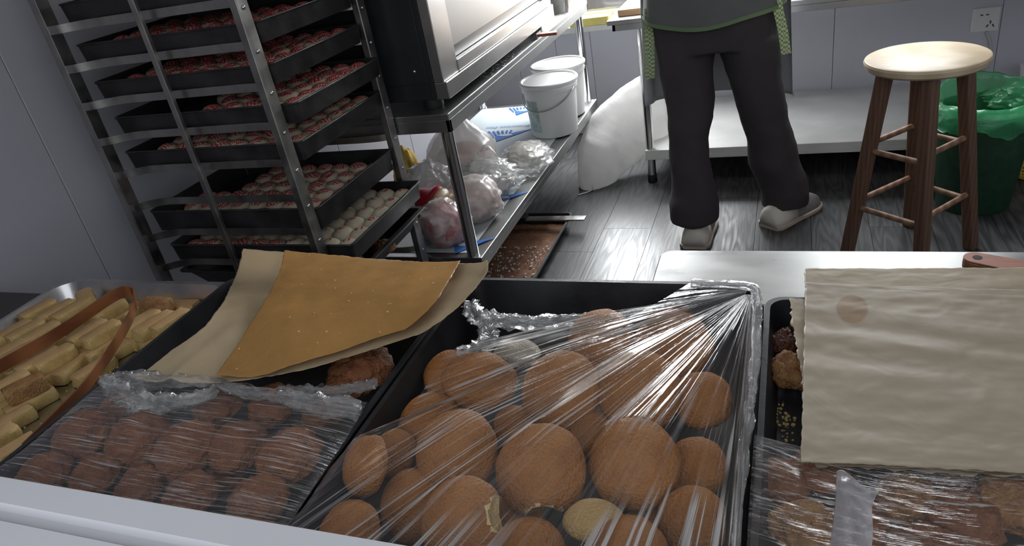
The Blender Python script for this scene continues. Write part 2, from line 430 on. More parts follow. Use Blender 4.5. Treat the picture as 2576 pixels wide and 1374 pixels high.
def film_mat(name, su, sv, haze=.06, painted_glint=.30, rough=.10, bump=.6, bd=.003, tint=(1, 1, 1), coord='UV'):
    """clear stretch film: see-through, Fresnel gloss, fine stretch wrinkles along one direction of the sheet, their glints painted in as white streaks"""
    t = NT(name)
    mp = t.coord(coord, (su, sv, 1))
    n1 = t.noise(mp, 1.0, 4, .6); n2 = t.noise(t.coord(coord, (su*3.1, sv*1.3, 1)), 1.0, 3, .6)
    big = t.noise(t.coord(coord, (su*.08+2, sv+2, 1)), 1.0, 2)
    h = t.math('ADD', n1, t.math('MULTIPLY', n2, .5))
    nb = t.bump(h, bump, bd)
    g = t.n('ShaderNodeBsdfGlossy', {'Color': (1, 1, 1, 1), 'Roughness': rough, 'Normal': nb})
    tr = t.n('ShaderNodeBsdfTransparent', {'Color': (*tint, 1)})
    fr = t.schlick(2.0)
    st = t.n('ShaderNodeMapRange', {0: n2, 1: .53, 2: .60, 3: 0.0, 4: 1.0})  # white streak mask painted in for light catching the wrinkles
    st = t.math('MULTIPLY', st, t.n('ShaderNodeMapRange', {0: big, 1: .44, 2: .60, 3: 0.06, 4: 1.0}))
    fac = t.math('ADD', fr, t.math('MULTIPLY', st, painted_glint*.5), True)
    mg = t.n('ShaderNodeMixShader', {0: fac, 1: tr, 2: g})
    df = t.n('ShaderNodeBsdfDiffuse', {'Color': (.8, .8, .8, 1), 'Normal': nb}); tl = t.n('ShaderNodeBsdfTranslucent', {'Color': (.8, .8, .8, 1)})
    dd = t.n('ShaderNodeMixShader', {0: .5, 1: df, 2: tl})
    hz = t.math('ADD', t.math('MULTIPLY', st, painted_glint), haze, True)
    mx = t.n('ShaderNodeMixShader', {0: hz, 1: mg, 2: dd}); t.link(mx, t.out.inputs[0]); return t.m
M['film_fan'] = film_mat('clear_film_fan_stretched', 62, 1.5, .010, .90, .06, .5, .003)
M['film_left'] = film_mat('clear_film_side_stretched', 2.2, 80, .03, .55, .09, .5, .0025)
M['film_right'] = film_mat('clear_film_on_pastries', 3, 60, .03, .50, .09, .5, .0025)
def bag_mat(name, col, opac, rough=.22, sc=30, bump=.5):
    t = NT(name); c = t.coord('Object')
    n = t.noise(c, sc, 4, .6, .8); n3 = t.noise(c, sc*.25, 2)
    nb = t.bump(n, bump, .006)
    df = t.n('ShaderNodeBsdfDiffuse', {'Color': (*col, 1), 'Normal': nb}); tl = t.n('ShaderNodeBsdfTranslucent', {'Color': (*col, 1), 'Normal': nb})
    dd = t.n('ShaderNodeMixShader', {0: .45, 1: df, 2: tl})
    tr = t.n('ShaderNodeBsdfTransparent')
    o = t.n('ShaderNodeMapRange', {0: n3, 1: .3, 2: .7, 3: max(0, opac-.15), 4: min(1, opac+.15)})
    a = t.n('ShaderNodeMixShader', {0: o, 1: tr, 2: dd})
    g = t.n('ShaderNodeBsdfGlossy', {'Roughness': rough, 'Normal': nb})
    fr = t.schlick(1.0)
    mx = t.n('ShaderNodeMixShader', {0: fr, 1: a, 2: g}); t.link(mx, t.out.inputs[0]); return t.m
M['bag_white'] = bag_mat('white_thin_plastic_bag', (.93, .90, .88), .78, .25, 22, .30)
M['bag_clear'] = bag_mat('clear_crumpled_plastic', (.95, .95, .94), .45, .12, 40, .40)
M['bag_sack'] = bag_mat('white_flour_sack', (.84, .83, .81), 1.0, .35, 14, .5)
M['bag_green'] = bag_mat('green_bin_liner', (.10, .60, .26), .55, .25, 25, .35)
M['bag_scrap'] = bag_mat('milky_plastic_scrap', (.50, .48, .50), .62, .3, 30, .5)
M['film_scrunch'] = bag_mat('scrunched_clear_film', (.75, .75, .75), .22, .10, 120, 1.0)
M['meat'] = plain('pale_pink_contents', (.55, .34, .28), .6, var=.12, vs=14)
M['meat_red'] = plain('pink_red_contents', (.52, .18, .18), .5, var=.25, vs=14)
M['sheet_film'] = plain('pale_blue_protective_film', (.60, .66, .68), .3, var=.03, vs=4)
M['blue_print'] = plain('blue_print', (.05, .17, .52), .4, var=.05)
M['pane'] = None
def glass_mat():
    t = NT('window_glass'); g = t.n('ShaderNodeBsdfGlossy', {'Roughness': .02}); tr = t.n('ShaderNodeBsdfTransparent')
    fr = t.schlick(1.6); mx = t.n('ShaderNodeMixShader', {0: fr, 1: tr, 2: g}); t.link(mx, t.out.inputs[0]); return t.m
M['pane'] = glass_mat()
def gingham():
    t = NT('green_gingham_tape'); c = t.coord('Object')
    k = t.n('ShaderNodeTexChecker', {'Vector': c, 'Scale': 130.0, 'Color1': (.22, .34, .10, 1), 'Color2': (.62, .66, .48, 1)})
    t.bsdf(k, .8); return t.m
M['gingham'] = gingham()
# ================================================================ the room
WX0, WX1, WY1, CEIL = -1.75, 2.3, 3.945, 2.6
def struct(name, mb, mat, **kw):
    o = mb.build(name, mat, **kw); o['kind'] = 'structure'; return o
fl = struct('floor', MB().span((WX0-.1, -1.5, -.06), (WX1+.1, WY1+.1, -.009)), M['rubber'])
PW, PL = .204, 1.22
pm = None
for i in range(20):
    x = WX0 + PW*(i+.5)
    off = [.26, .87, .55, 1.1, .05][i % 5]
    for j in range(-1, 4):
        y0 = off + j*PL; y1 = y0 + PL
        if y1 < .2 or y0 > WY1: continue
        y0c, y1c = max(y0, 0.0), min(y1, WY1)
        if pm is None or abs((y1c-y0c)-PL) > .01:
            b = MB().span((-PW/2+.0008, -(y1c-y0c)/2+.0008, -.008), (PW/2-.0008, (y1c-y0c)/2-.0008, 0))
            o = b.build('plank', M['floor'], fl, bevel=0)
            if abs((y1c-y0c)-PL) < .01: pm = o
        else:
            o = link_copy(pm, fl)
        o.location = (x, (y0c+y1c)/2, 0)
struct('ceiling', MB().span((WX0-.1, -.2, CEIL), (WX1+.1, WY1+.1, CEIL+.05)), M['ceiling'])
# left wall: panels with fine joints
wl = struct('wall_left', MB().span((WX0-.08, -.2, 0), (WX0-.012, WY1+.1, CEIL)), M['dark_hole'])
ys = [-.2, .05, .65, 1.255, 1.855, 2.455, 3.06, 3.66, WY1]
for a, b in zip(ys, ys[1:]):
    MB().span((WX0-.013, a+.0012, 0), (WX0, b-.0012, CEIL)).build('panel', M['wall'], wl, bevel=.0015, seg=1)
# far wall with a window opening
WNX0, WNX1, WNZ0, WNZ1 = -1.22, .90, .60, 2.46
wf = struct('wall_far', MB().span((WX0-.08, WY1+.013, 0), (WNX0, WY1+.12, CEIL)).span((WNX1, WY1+.013, 0), (WX1+.1, WY1+.12, CEIL)).span((WNX0, WY1+.013, 0), (WNX1, WY1+.12, WNZ0)).span((WNX0, WY1+.013, WNZ1), (WNX1, WY1+.12, CEIL)), M['dark_hole'])
xs = [WX0, -1.45, WNX0, -1.02, -.42, .20, .90, 1.45, 1.9, WX1]
for a, b in zip(xs, xs[1:]):
    if a >= WNX0-.001 and b <= WNX1+.001:
        MB().span((a+.001, WY1, 0), (b-.001, WY1+.014, WNZ0)).build('panel', M['wall'], wf, bevel=.0012, seg=1)
        MB().span((a+.001, WY1, WNZ1), (b-.001, WY1+.014, CEIL)).build('panel', M['wall'], wf, bevel=.0012, seg=1)
    else:
        MB().span((a+.001, WY1, 0), (b-.001, WY1+.014, CEIL)).build('panel', M['wall'], wf, bevel=.0012, seg=1)
w1 = thing('window_1', (0, WY1, WNZ0), None, None); w1['kind'] = 'structure'
fr = MB()
for x in (WNX0+.02, -.16, WNX1-.02): fr.span((x-.02, WY1+.03, WNZ0+.02), (x+.02, WY1+.08, WNZ1))
fr.span((WNX0, WY1+.03, WNZ0+.02), (WNX1, WY1+.08, WNZ0+.06)).span((WNX0, WY1+.03, WNZ1-.04), (WNX1, WY1+.08, WNZ1))
fr.build('window_frame', M['white_plastic'], w1)
for a, b in ((WNX0+.04, -.18), (-.14, WNX1-.04)):
    MB().span((a, WY1+.052, WNZ0+.06), (b, WY1+.058, WNZ1-.04)).build('pane', M['pane'], w1)
MB().span((WNX0-.03, WY1-.055, WNZ0-.02), (WNX1+.03, WY1+.03, WNZ0+.012)).build('window_sill', M['white_plastic'], w1, bevel=.004)
wr = struct('wall_right', MB().span((WX1, -.2, 0), (WX1+.08, WY1+.1, CEIL)), M['wall'])
wfr = struct('wall_front', MB().span((WX0, .06, 0), (WX1, .24, .868)), M['wall'])
struct('light_block_front_left', MB().span((WX0, .06, .90), (-1.15, .24, 2.15)), M['wall'])  # unseen block added to keep daylight off the left wall and rack
struct('wall_lintel', MB().span((WX0, .06, 2.15), (WX1, .24, CEIL)), M['wall'])
lg = MB()
lg.loft([[Vector((x, y, z)) for y, z in ((-.02, .868), (.335, .868), (.335, .896), (.331, .90), (.303, .90), (.299, .893), (.288, .893), (.284, .90), (-.016, .90), (-.02, .896))] for x in (WX0, WX1)])
struct('trim_1', lg, M['white_ledge'])

# ---------------------------------------------------------------- socket and cord
e = thing('wall_socket', (.836, WY1, .44), 'white wall socket with a cord below it, right of the far wall', 'socket')
MB().box((.836, WY1-.006, .440), (.112, .011, .108)).build('socket_plate', M['socket'], e, bevel=.004)
sl = MB()
for dx, dz, a in ((-.018, .022, .0), (.004, .022, .0), (.02, -.012, 0), (.009, -.028, .5), (.032, -.028, -.5)):
    MB().box((.836+dx, WY1-.0125, .440+dz), (.0045 if abs(a) > 0 or dz < 0 else .010, .003, .013 if dz < 0 else .0045), Matrix.Rotation(a, 3, 'Y')).build('slot', M['dark_hole'], e)
MB().tube(smooth_line([(.845, WY1-.012, .388), (.868, WY1-.012, .33), (.872, WY1-.012, .26), (.85, WY1-.014, .20), (.835, WY1-.02, .172)], 24), .006, 8).build('cord', M['cord'], e, smooth=True)

# ================================================================ rolling rack with trays
RZ = [1.214 + .0905 - .0905*k for k in range(-1, 13)]          # rail heights, top to bottom: index k+2 -> level k
def rail_z(k): return 1.214 - .0905*k + .014
RX0, RX1, RY0, RY1 = -1.628, -1.060, 1.288, 1.784
rack = thing('tray_rack', (-1.34, 1.53, 0), 'tall steel rolling rack full of black trays by the left wall', 'rack')
def post(x0, y0, dx, dy, z0=.12, z1=1.72):
    # an angle profile, two thin leaves
    return MB().span((x0, y0, z0), (x0+dx, y0+dy, z1)).build('post', M['steel_dull'], rack, bevel=.002)
p1 = post(RX0, RY0, .022, .036); p3 = post(RX1-.020, RY0, .020, .036)
p5 = post(RX0, RY1-.036, .022, .036); p4 = post(RX1-.020, RY1-.036, .020, .036)
p2 = post(-1.352, RY0+.012, .016, .012); p6 = post(-1.352, RY1-.024, .016, .012)
rv = None
for pp, (x, y) in ((p3, (RX1+.0006, RY0+.018)), (p4, (RX1+.0006, RY1-.018))):
    for k in range(-5, 11):
        z = rail_z(k) - .014
        if rv is None:
            rv = MB().lathe([(.0048, 0), (.0048, .0006), (.0035, .0022), (.0012, .0026)], n=12).build('rivet', M['chrome'], pp, smooth=True, sharp=50)
            r = rv
        else: r = link_copy(rv, pp)
        r.rotation_euler = (0, PI/2, 0); r.location = (x, y, z)
railm = {}
for k in range(-5, 11):
    for side in (0, 1):
        key = side
        if key not in railm:
            yi, yo = (RY0+.0455, RY0+.004) if side == 0 else (RY1-.0475, RY1-.004)
            xa, xb = RX0+.024, RX1-.001
            line = smooth_line([(xa-.004, yo, 0), (xa+.018, yo+(yi-yo)*.10, 0), (xa+.045, yo+(yi-yo)*.55, 0), (xa+.08, yo+(yi-yo)*.93, 0), (xa+.12, yi, 0), (xa+.18, yi, 0)], 22) + \
                [Vector((x, yi, 0)) for x in (-1.3, -1.22)] + smooth_line([(xb-.11, yi, 0), (xb-.075, yo+(yi-yo)*.95, 0), (xb-.030, yo+(yi-yo)*.80, 0), (xb-.008, yo+(yi-yo)*.52, 0), (xb, yo+(yi-yo)*.40, 0)], 16)
            mb = MB(); mb.ribbon(line, (0, 0, .0095), .0011)
            o = mb.build('rail', M['steel_dull'], rack, smooth=True, sharp=40)
            railm[key] = o
        else: o = link_copy(railm[key], rack)
        o.location = (0, 0, rail_z(k) - .004)
fb = MB().span((RX0, RY0, .12), (RX1, RY0+.03, .15)).span((RX0, RY1-.03, .12), (RX1, RY1, .15)).span((RX0, RY0, .12), (RX0+.03, RY1, .15)).span((RX1-.03, RY0, .12), (RX1, RY1, .15))
fb.build('base_frame', M['steel_dull'], rack)
ft = MB().span((RX0, RY0, 1.72), (RX1, RY0+.03, 1.75)).span((RX0, RY1-.03, 1.72), (RX1, RY1, 1.75)).span((RX0, RY0, 1.72), (RX0+.03, RY1, 1.75)).span((RX1-.03, RY0, 1.72), (RX1, RY1, 1.75))
ft.build('top_frame', M['steel_dull'], rack)
for x in (RX0+.03, RX1-.03):
    for y in (RY0+.03, RY1-.03):
        MB().tube([(x-.012, y, .048), (x+.012, y, .048)], .048, 20).box((x, y, .10), (.04, .03, .04)).build('caster', M['rubber'], rack, smooth=True, sharp=40)

def tray_mesh(w, d, h, flare=.012, r=.02, t=.0018, rim=.006):
    """open pan about its own base centre: floor, sloping walls, rolled rim"""
    mb = MB()
    wb, db = w - 2*flare - 2*rim, d - 2*flare - 2*rim
    loops = [rrect(wb, db, r*.6, 0), rrect(w-2*rim, d-2*rim, r, h-.004), rrect(w-.002, d-.002, r+.003, h-.005), rrect(w, d, r+.003, h-.002), rrect(w-.002, d-.002, r+.003, h), rrect(w-2*rim-2*t, d-2*rim-2*t, r, h), rrect(wb-2*t, db-2*t, r*.6, t)]
    mb.loft(loops, True, True)
    return mb
def tray(name, c, w, d, h, mat, label, group=None, flare=.012, r=.018, rim=.006, tilt=(0, 0, 0)):
    o = tray_mesh(w, d, h, flare, r, rim=rim).build(name, mat, smooth=True, sharp=28)
    o.location = c; o.rotation_euler = tilt
    return tag(o, label, 'tray', group)
ORD = ['topmost', 'second', 'third', 'fourth', 'fifth', 'sixth', 'seventh', 'eighth']
TR = [(0, -1.605, -1.045, .050), (1, -1.605, -1.060, .047), (2, -1.600, -1.060, .047), (3, -1.585, -1.028, .047), (4, -1.600, -1.050, .047), (6, -1.604, -1.062, .060), (7, -1.584, -.996, .050), (8, -1.590, -1.0, .058)]
traypos = {}
for i, (k, x0, x1, h) in enumerate(TR):
    z = rail_z(k) - .004
    lab = 'flared black tray of brown lumps, lowest visible in the steel rack' if k == 8 else 'black baking tray in the steel rack, %s tray from the top of the photo' % ORD[i]
    o = tray('baking_tray', ((x0+x1)/2, 1.5375, z), x1-x0, .405, h, M['tray_dark'], lab, 'trays in the rack', flare=.005 if k != 8 else .03, rim=.003 if k != 8 else .012, r=.010)
    traypos[k] = (x0, x1, z, h)
# buns
bun_me = {}
def bun_mesh(style):
    if style in bun_me: return bun_me[style]
    mb = MB(); n, m = 22, 12; loops = []
    for j in range(m+1):
        a = -PI/2 + PI*j/m
        r = math.cos(a); z = math.sin(a)
        rr = .0278 if style != 'ring' else .0285
        zz = (z*.020 if z > 0 else z*.0145) if style != 'ring' else (z*.0235 if z > 0 else z*.0155)
        if j == 0: r = .25
        if j == m: r = .03
        loops.append([Vector((rr*r*math.cos(2*PI*i/n), rr*r*math.sin(2*PI*i/n), zz)) for i in range(n)])
    mb.loft(loops); o = mb.build('steamed_bun', M['bun_'+style], smooth=True)
    bun_me[style] = o.data; bpy.data.objects.remove(o); return bun_me[style]
rng = random.Random(5)
ROWN = ['front', 'second', 'third', 'fourth', 'fifth', 'sixth']
NUM = ['first', 'second', 'third', 'fourth', 'fifth', 'sixth', 'seventh', 'eighth', 'ninth', 'tenth']
BUNS = {1: ('full', 1, 9), 2: ('full', 1, 9), 3: ('full', 3, 9), 4: ('leaf', 1, 9), 6: ('leaf', 0, 9), 7: ('ring', 0, 10)}
names = {1: 'second', 2: 'third', 3: 'fourth', 4: 'fifth', 6: 'sixth', 7: 'seventh'}
for k, (style, c0, ncol) in BUNS.items():
    x0, x1, z, h = traypos[k]
    sx = (x1 - x0 - .03)/ncol
    for rI in range(6):
        if k in (1,) and rI in (4, 5): continue
        idx = 0
        for c in range(c0, ncol):
            if k == 3 and rI < 2 and c < 4: continue
            if k == 6 and rI > 2 and c < 2: continue
            o = bpy.data.objects.new('steamed_bun', bun_mesh(style if not (k == 7 and c < 6) else 'leaf')); COL.objects.link(o)
            lift = .0165 if style == 'ring' else .0145
            if k in (1, 2, 3, 4) : lift += .010
            o.location = (x0 + .015 + sx*(c+.5) + rng.uniform(-.003, .003), 1.5375 - .155 + .062*rI + rng.uniform(-.003, .003), z + .0018 + lift)
            o.rotation_euler = (rng.uniform(-.12, .12), rng.uniform(-.12, .12), rng.uniform(0, 6.28))
            s = rng.uniform(1.03, 1.12); o.scale = (s, s*rng.uniform(.95, 1.03), s)
            tag(o, 'red-stamped bun in the %s rack tray, %s row from front, %s from left' % (names[k], ROWN[rI] if rI else 'first', NUM[idx]), 'bun', 'buns on the %s tray' % names[k])
            idx += 1

# ================================================================ oven table, oven
TX0, TX1, TY0, TY1 = -1.53, -.89, 1.79, 3.46
ot = thing('oven_table', (-1.2, 2.6, 0), 'steel work table carrying the black oven, with a lower shelf', 'table')
MB().span((TX0, TY0, .796), (TX1, TY1, .815)).build('table_top', M['steel_table'], ot, bevel=.002)
MB().span((TX1-.012, TY0, .762), (TX1, TY1, .797)).span((TX0, TY0, .762), (TX0+.012, TY1, .797)).span((TX0, TY0, .762), (TX1, TY0+.012, .797)).span((TX0, TY1-.012, .762), (TX1, TY1, .797)).build('apron_lip', M['steel_table'], ot, bevel=.001)
for x, y in ((-.925, 1.83), (-.925, 3.40), (-1.49, 1.83), (-1.49, 3.42)):
    l = MB().tube([(x, y, .02), (x, y, .77)], .019, 20).build('leg', M['chrome'], ot, smooth=True, sharp=40)
    MB().lathe([(.021, 0), (.023, .01), (.021, .035)], (x, y, 0), 16).build('foot', M['rubber'], l, smooth=True, sharp=40)
MB().span((TX0+.02, TY0+.02, .325), (TX1, TY1-.02, .345)).span((TX1-.012, TY0+.02, .300), (TX1, TY1-.02, .326)).build('lower_shelf', M['steel_table'], ot, bevel=.002)

OX = -.90
ov = thing('deck_oven', (-1.2, 2.38, .815), 'black-sided steel baking oven standing on the work table', 'oven')
OY0, OY1, OZ0 = 1.832, 2.93, .845
MB().span((-1.52, OY0, OZ0), (OX-.035, OY1, 1.72)).build('body', M['black_panel'], ov, bevel=.003)
MB().span((-1.45, OY0-.0025, .893), (OX-.05, OY0, 1.70)).build('side_panel', M['black_panel'], ov, bevel=.0015)
MB().span((-1.45, OY0-.002, OZ0+.002), (OX-.05, OY0, .890)).build('kick_panel', M['black_panel'], ov, bevel=.001)
MB().span((OX-.049, OY0-.0015, OZ0), (OX-.034, OY0, 1.72)).build('corner_strip', M['black_panel'], ov, bevel=.001)
MB().span((OX-.034, OY0, .893), (OX-.002, OY0+.112, 1.72)).build('front_frame', M['steel'], ov, bevel=.002)
MB().span((OX-.034, OY1-.05, .893), (OX-.002, OY1, 1.72)).build('front_frame', M['steel'], ov, bevel=.002)
dr = MB().span((OX-.034, OY0+.115, .965), (OX-.006, OY1-.053, 1.30)).build('door', plain('pale_oven_door', (.36, .35, .33), .40, .4, var=.05, vs=3), ov, bevel=.003)
MB().tube([(OX+.03, OY0+.2, 1.24), (OX+.03, OY1-.2, 1.24)], .012, 14).build('handle', M['chrome'], dr, smooth=True, sharp=40)
MB().span((OX-.034, OY0+.115, 1.31), (OX-.006, OY1-.053, 1.70)).build('door', bpy.data.materials['pale_oven_door'], ov, bevel=.003)
MB().span((OX-.034, OY0+.112, .930), (OX-.020, OY1-.05, .966)).build('vent_gap', M['black_panel'], ov)
MB().span((OX-.034, OY0+.112, .894), (OX+.000, OY1-.01, .928)).build('front_strip', M['steel'], ov, bevel=.002)
MB().span((OX-.034, OY0, OZ0), (OX+.006, OY1, .8925)).build('lower_strip', M['steel'], ov, bevel=.002)
for x, y in ((-.965, 1.865), (-.965, 2.88), (-1.47, 1.865), (-1.47, 2.88)):
    MB().lathe([(.026, 0), (.03, .008), (.028, .03)], (x, y, .815), 18).build('foot', M['rubber'], ov, smooth=True, sharp=40)
for x, z in ((-.985, .93), (-.985, 1.55)):
    MB().lathe([(.005, 0), (.005, .002), (.002, .0035)], n=12).build('screw', M['chrome'], ov, smooth=True)
    s = bpy.data.objects[-1] if False else [o for o in bpy.data.objects if o.name.startswith('screw')][-1]
    s.rotation_euler = (PI/2, 0, 0); s.location = (x, OY0-.0025, z)
# brush handle and tin on the table beside the oven
b = thing('pastry_brush', (-.87, 2.69, .815), 'brown wooden brush handle sticking out past the oven front', 'brush')
MB().loft([[Vector((x, 2.69+dy*(.012 if x < -.83 else .010), .826+dz*.008)) for dy, dz in ((-1, -.6), (0, -1), (1, -.6), (1, .6), (0, 1), (-1, .6))] for x in (-.895, -.87, -.84, -.822, -.818)]).build('handle', M['handle'], b, smooth=True, sharp=50)
MB().span((-.899, 2.665, .816), (-.892, 2.72, .835)).build('ferrule', M['steel_dull'], b)
gt = MB(); gt.loft([rrect(.10, .17, .015, .8152, (-.955, 3.26)), rrect(.11, .18, .015, .87, (-.955, 3.26)), rrect(.114, .184, .016, .875, (-.955, 3.26)), rrect(.104, .174, .014, .875, (-.955, 3.26)), rrect(.096, .166, .013, .82, (-.955, 3.26))])
tag(gt.build('grey_tin', M['steel_dull'], smooth=True, sharp=30), 'small grey metal tin at the far end of the oven table', 'tin')
# flour dusting on the table
fm = MB(); rg = random.Random(3)
for i in range(160):
    y = rg.choice([rg.uniform(2.15, 2.5), rg.uniform(2.95, 3.3)]); x = rg.uniform(-.955, -.893) if y < 2.9 else rg.uniform(-1.0, -.893); s = rg.uniform(.001, .005)
    fm.box((x, y, .8152), (s, s*1.4, .0004))
tag(fm.build('flour', M['white_plastic']), 'white flour dust scattered on the oven table edge', 'flour', kind='stuff')

# ================================================================ right work table with lower shelf
RT0, RT1, RTY0, RTY1 = -.735, 1.35, 3.15, 3.90
rt = thing('prep_table', (.3, 3.5, 0), 'steel prep table along the far wall with a wide low shelf', 'table')
MB().span((RT0, RTY0, .742), (RT1, RTY1, .762)).build('table_top', M['steel_table'], rt, bevel=.002)
MB().span((RT0+.02, RTY0+.006, .716), (RT1, RTY0+.02, .743)).span((RT0+.02, RTY0+.006, .716), (RT0+.034, RTY1, .743)).build('apron_lip', M['steel_table'], rt, bevel=.001)
for x, y in ((-.60, 3.195), (1.28, 3.195), (-.60, 3.86), (1.28, 3.86)):
    l = MB().tube([(x, y, .02), (x, y, .73)], .0195, 20).build('leg', M['chrome'], rt, smooth=True, sharp=40)
    MB().lathe([(.0205, 0), (.0235, .008), (.0205, .04)], (x, y, 0), 16).build('foot', M['rubber'], l, smooth=True, sharp=40)
MB().span((-.62, 3.17, .142), (1.30, 3.935, .165)).span((-.62, 3.17, .118), (1.30, 3.185, .143)).build('low_shelf', M['steel_white'], rt, bevel=.002)
tag(MB().span((-.70, 3.22, .7622), (-.10, 3.70, .790)).build('wooden_board', M['board'], bevel=.003), 'pale wooden board on the prep table beside the person', 'board')
tag(MB().loft([rrect(.22, .10, .02, .6122, (-1.0, 3.985-.06)), rrect(.22, .10, .02, .655, (-1.0, 3.985-.06))]).build('yellow_packet', plain('yellow_packet', (.75, .66, .18), .4, var=.15, vs=10), bevel=.004), 'pale yellow packet on the bright window sill', 'packet')

# ================================================================ counter, steel side table
ct = thing('counter', (-.4, .6, 0), 'dark brown counter under the row of baking trays', 'counter')
MB().span((WX0, .245, .727), (.95, .900, .755)).build('counter_top', M['counter'], ct, bevel=.003)
MB().span((WX0+.02, .26, 0), (.93, .86, .727)).build('counter_body', M['counter'], ct)
st = thing('steel_side_table', (.4, 1.0, 0), 'bright steel side table with rounded corners behind the right tray', 'table')
MB().loft([rrect(1.15, .162, .022, .752, (.38, .988)), rrect(1.15, .162, .022, .773, (.38, .988)), rrect(1.146, .158, .020, .775, (.38, .988))]).build('table_top', M['steel_side'], st, smooth=True, sharp=30)
for x in (-.14, .9):
    for y in (.935, 1.04):
        MB().tube([(x, y, 0), (x, y, .753)], .012, 14).build('leg', M['chrome'], st, smooth=True, sharp=40)
# ================================================================ things on the oven table's lower shelf
SH = .345
sf = thing('protective_sheet', (-1.2, 2.6, SH), 'pale blue plastic protective sheet with blue print covering the lower shelf', 'sheet')
G = [[Vector((x, y, SH+.0012+.0012*abs(fbm((x, y, 0), 5)))) for x in np.linspace(TX0+.04, TX1-.055, 24)] for y in np.linspace(TY0+.05, TY1-.06, 60)]
grid_obj('film_sheet', G, M['sheet_film'], sf)
def flat_poly(name, pts, mat, parent, z):
    MB().add([(p[0], p[1], z) for p in pts], [tuple(range(len(pts)))]).build(name, mat, parent)
def logo(cx, cy, s, rot=0.0):
    z = SH + .0042
    R2 = Matrix.Rotation(rot, 2)
    def T(p): q = R2 @ Vector(p); return (cx + q.x*s, cy + q.y*s)
    flat_poly('blue_triangle', [T(p) for p in ((1, .56), (.15, .10), (-.42, -.20), (-.15, -.78))], M['blue_print'], sf, z)
    for k in range(6):
        a = k/6
        flat_poly('blue_stripe', [T(p) for p in ((-1.0+.20*k, .48), (-.90+.20*k, .48), (-.40+.10*k, -.30+.09*k), (-.46+.10*k, -.30+.09*k))], M['blue_print'], sf, z+.0003)
    el = [T((-.02+.30*math.cos(2*PI*i/20), -.10+.13*math.sin(2*PI*i/20))) for i in range(20)]
    flat_poly('white_ellipse', el, M['sheet_film'], sf, z+.0008)
logo(-1.205, 2.97, .115); logo(-1.235, 3.33, .10); logo(-.975, 2.27, .09); logo(-.975, 1.90, .09)
tc = bpy.data.curves.new('print_text', 'FONT'); tc.body = 'PE Protective Film'; tc.size = .036; tc.align_x = 'CENTER'
to = bpy.data.objects.new('print_text', tc); COL.objects.link(to)
to.location = (-1.215, 3.09, SH+.0046); to.rotation_euler = (0, 0, PI); bpy.context.view_layer.update()
tm = bpy.data.meshes.new_from_object(to.evaluated_get(bpy.context.evaluated_depsgraph_get()))
loc = to.matrix_world.copy(); bpy.data.objects.remove(to)
tm.transform(loc); tm.materials.clear(); tm.materials.append(M['blue_print'])
t_o = bpy.data.objects.new('print_text', tm); COL.objects.link(t_o); child(t_o, sf)

def bucket(cx, cy, label, lid_r=.128, h=.232, yaw=0):
    e = thing('lidded_bucket', (cx, cy, SH), label, 'bucket', 'white buckets on the shelf')
    z0 = SH + .003
    b = MB().lathe([(.096, z0), (.101, z0+.004), (.108, z0+.10), (.115, z0+h-.035), (.121, z0+h-.034), (.122, z0+h-.018), (.118, z0+h-.012), (.118, z0+h)], (cx, cy, 0), 48).build('body', M['white_plastic'], e, smooth=True, sharp=35)
    MB().lathe([(lid_r-.002, z0+h-.008), (lid_r, z0+h-.004), (lid_r, z0+h+.004), (lid_r-.004, z0+h+.008), (lid_r-.010, z0+h+.008), (lid_r-.016, z0+h+.002), (.02, z0+h+.001), (.001, z0+h+.001)], (cx, cy, 0), 48).build('lid', M['white_plastic'], e, smooth=True, sharp=35)
    h_ = []
    for i in range(21):
        a = PI*i/20
        h_.append((cx + math.cos(a+yaw)*.1235, cy + math.sin(a+yaw)*.1235, z0+h-.028-.075*math.sin(a)))
    MB().tube(h_, .0025, 8).build('wire_handle', M['steel_dull'], e, smooth=True)
    return e, z0, h
e, z0, h = bucket(-.972, 2.975, 'white plastic bucket with flat lid, the nearer one, at shelf edge', yaw=RAD(165))
# faint printed sticker on its left side
st_ = MB(); lo = []
for i in range(7):
    a = RAD(200 + 9*i)
    lo.append(a)
st_.loft([[Vector((-.972+r*math.cos(a), 2.975+r*math.sin(a), z)) for a in lo] for r, z in ((.1045, z0+.03), (.1138, z0+.17))], False, False, closed=False)
st_.build('sticker', plain('faded_bucket_sticker', (.42, .52, .50), .4, var=.35, vs=30), e)
bucket(-1.0, 3.225, 'white plastic bucket with flat lid, standing behind the nearer one', h=.235, yaw=RAD(20))

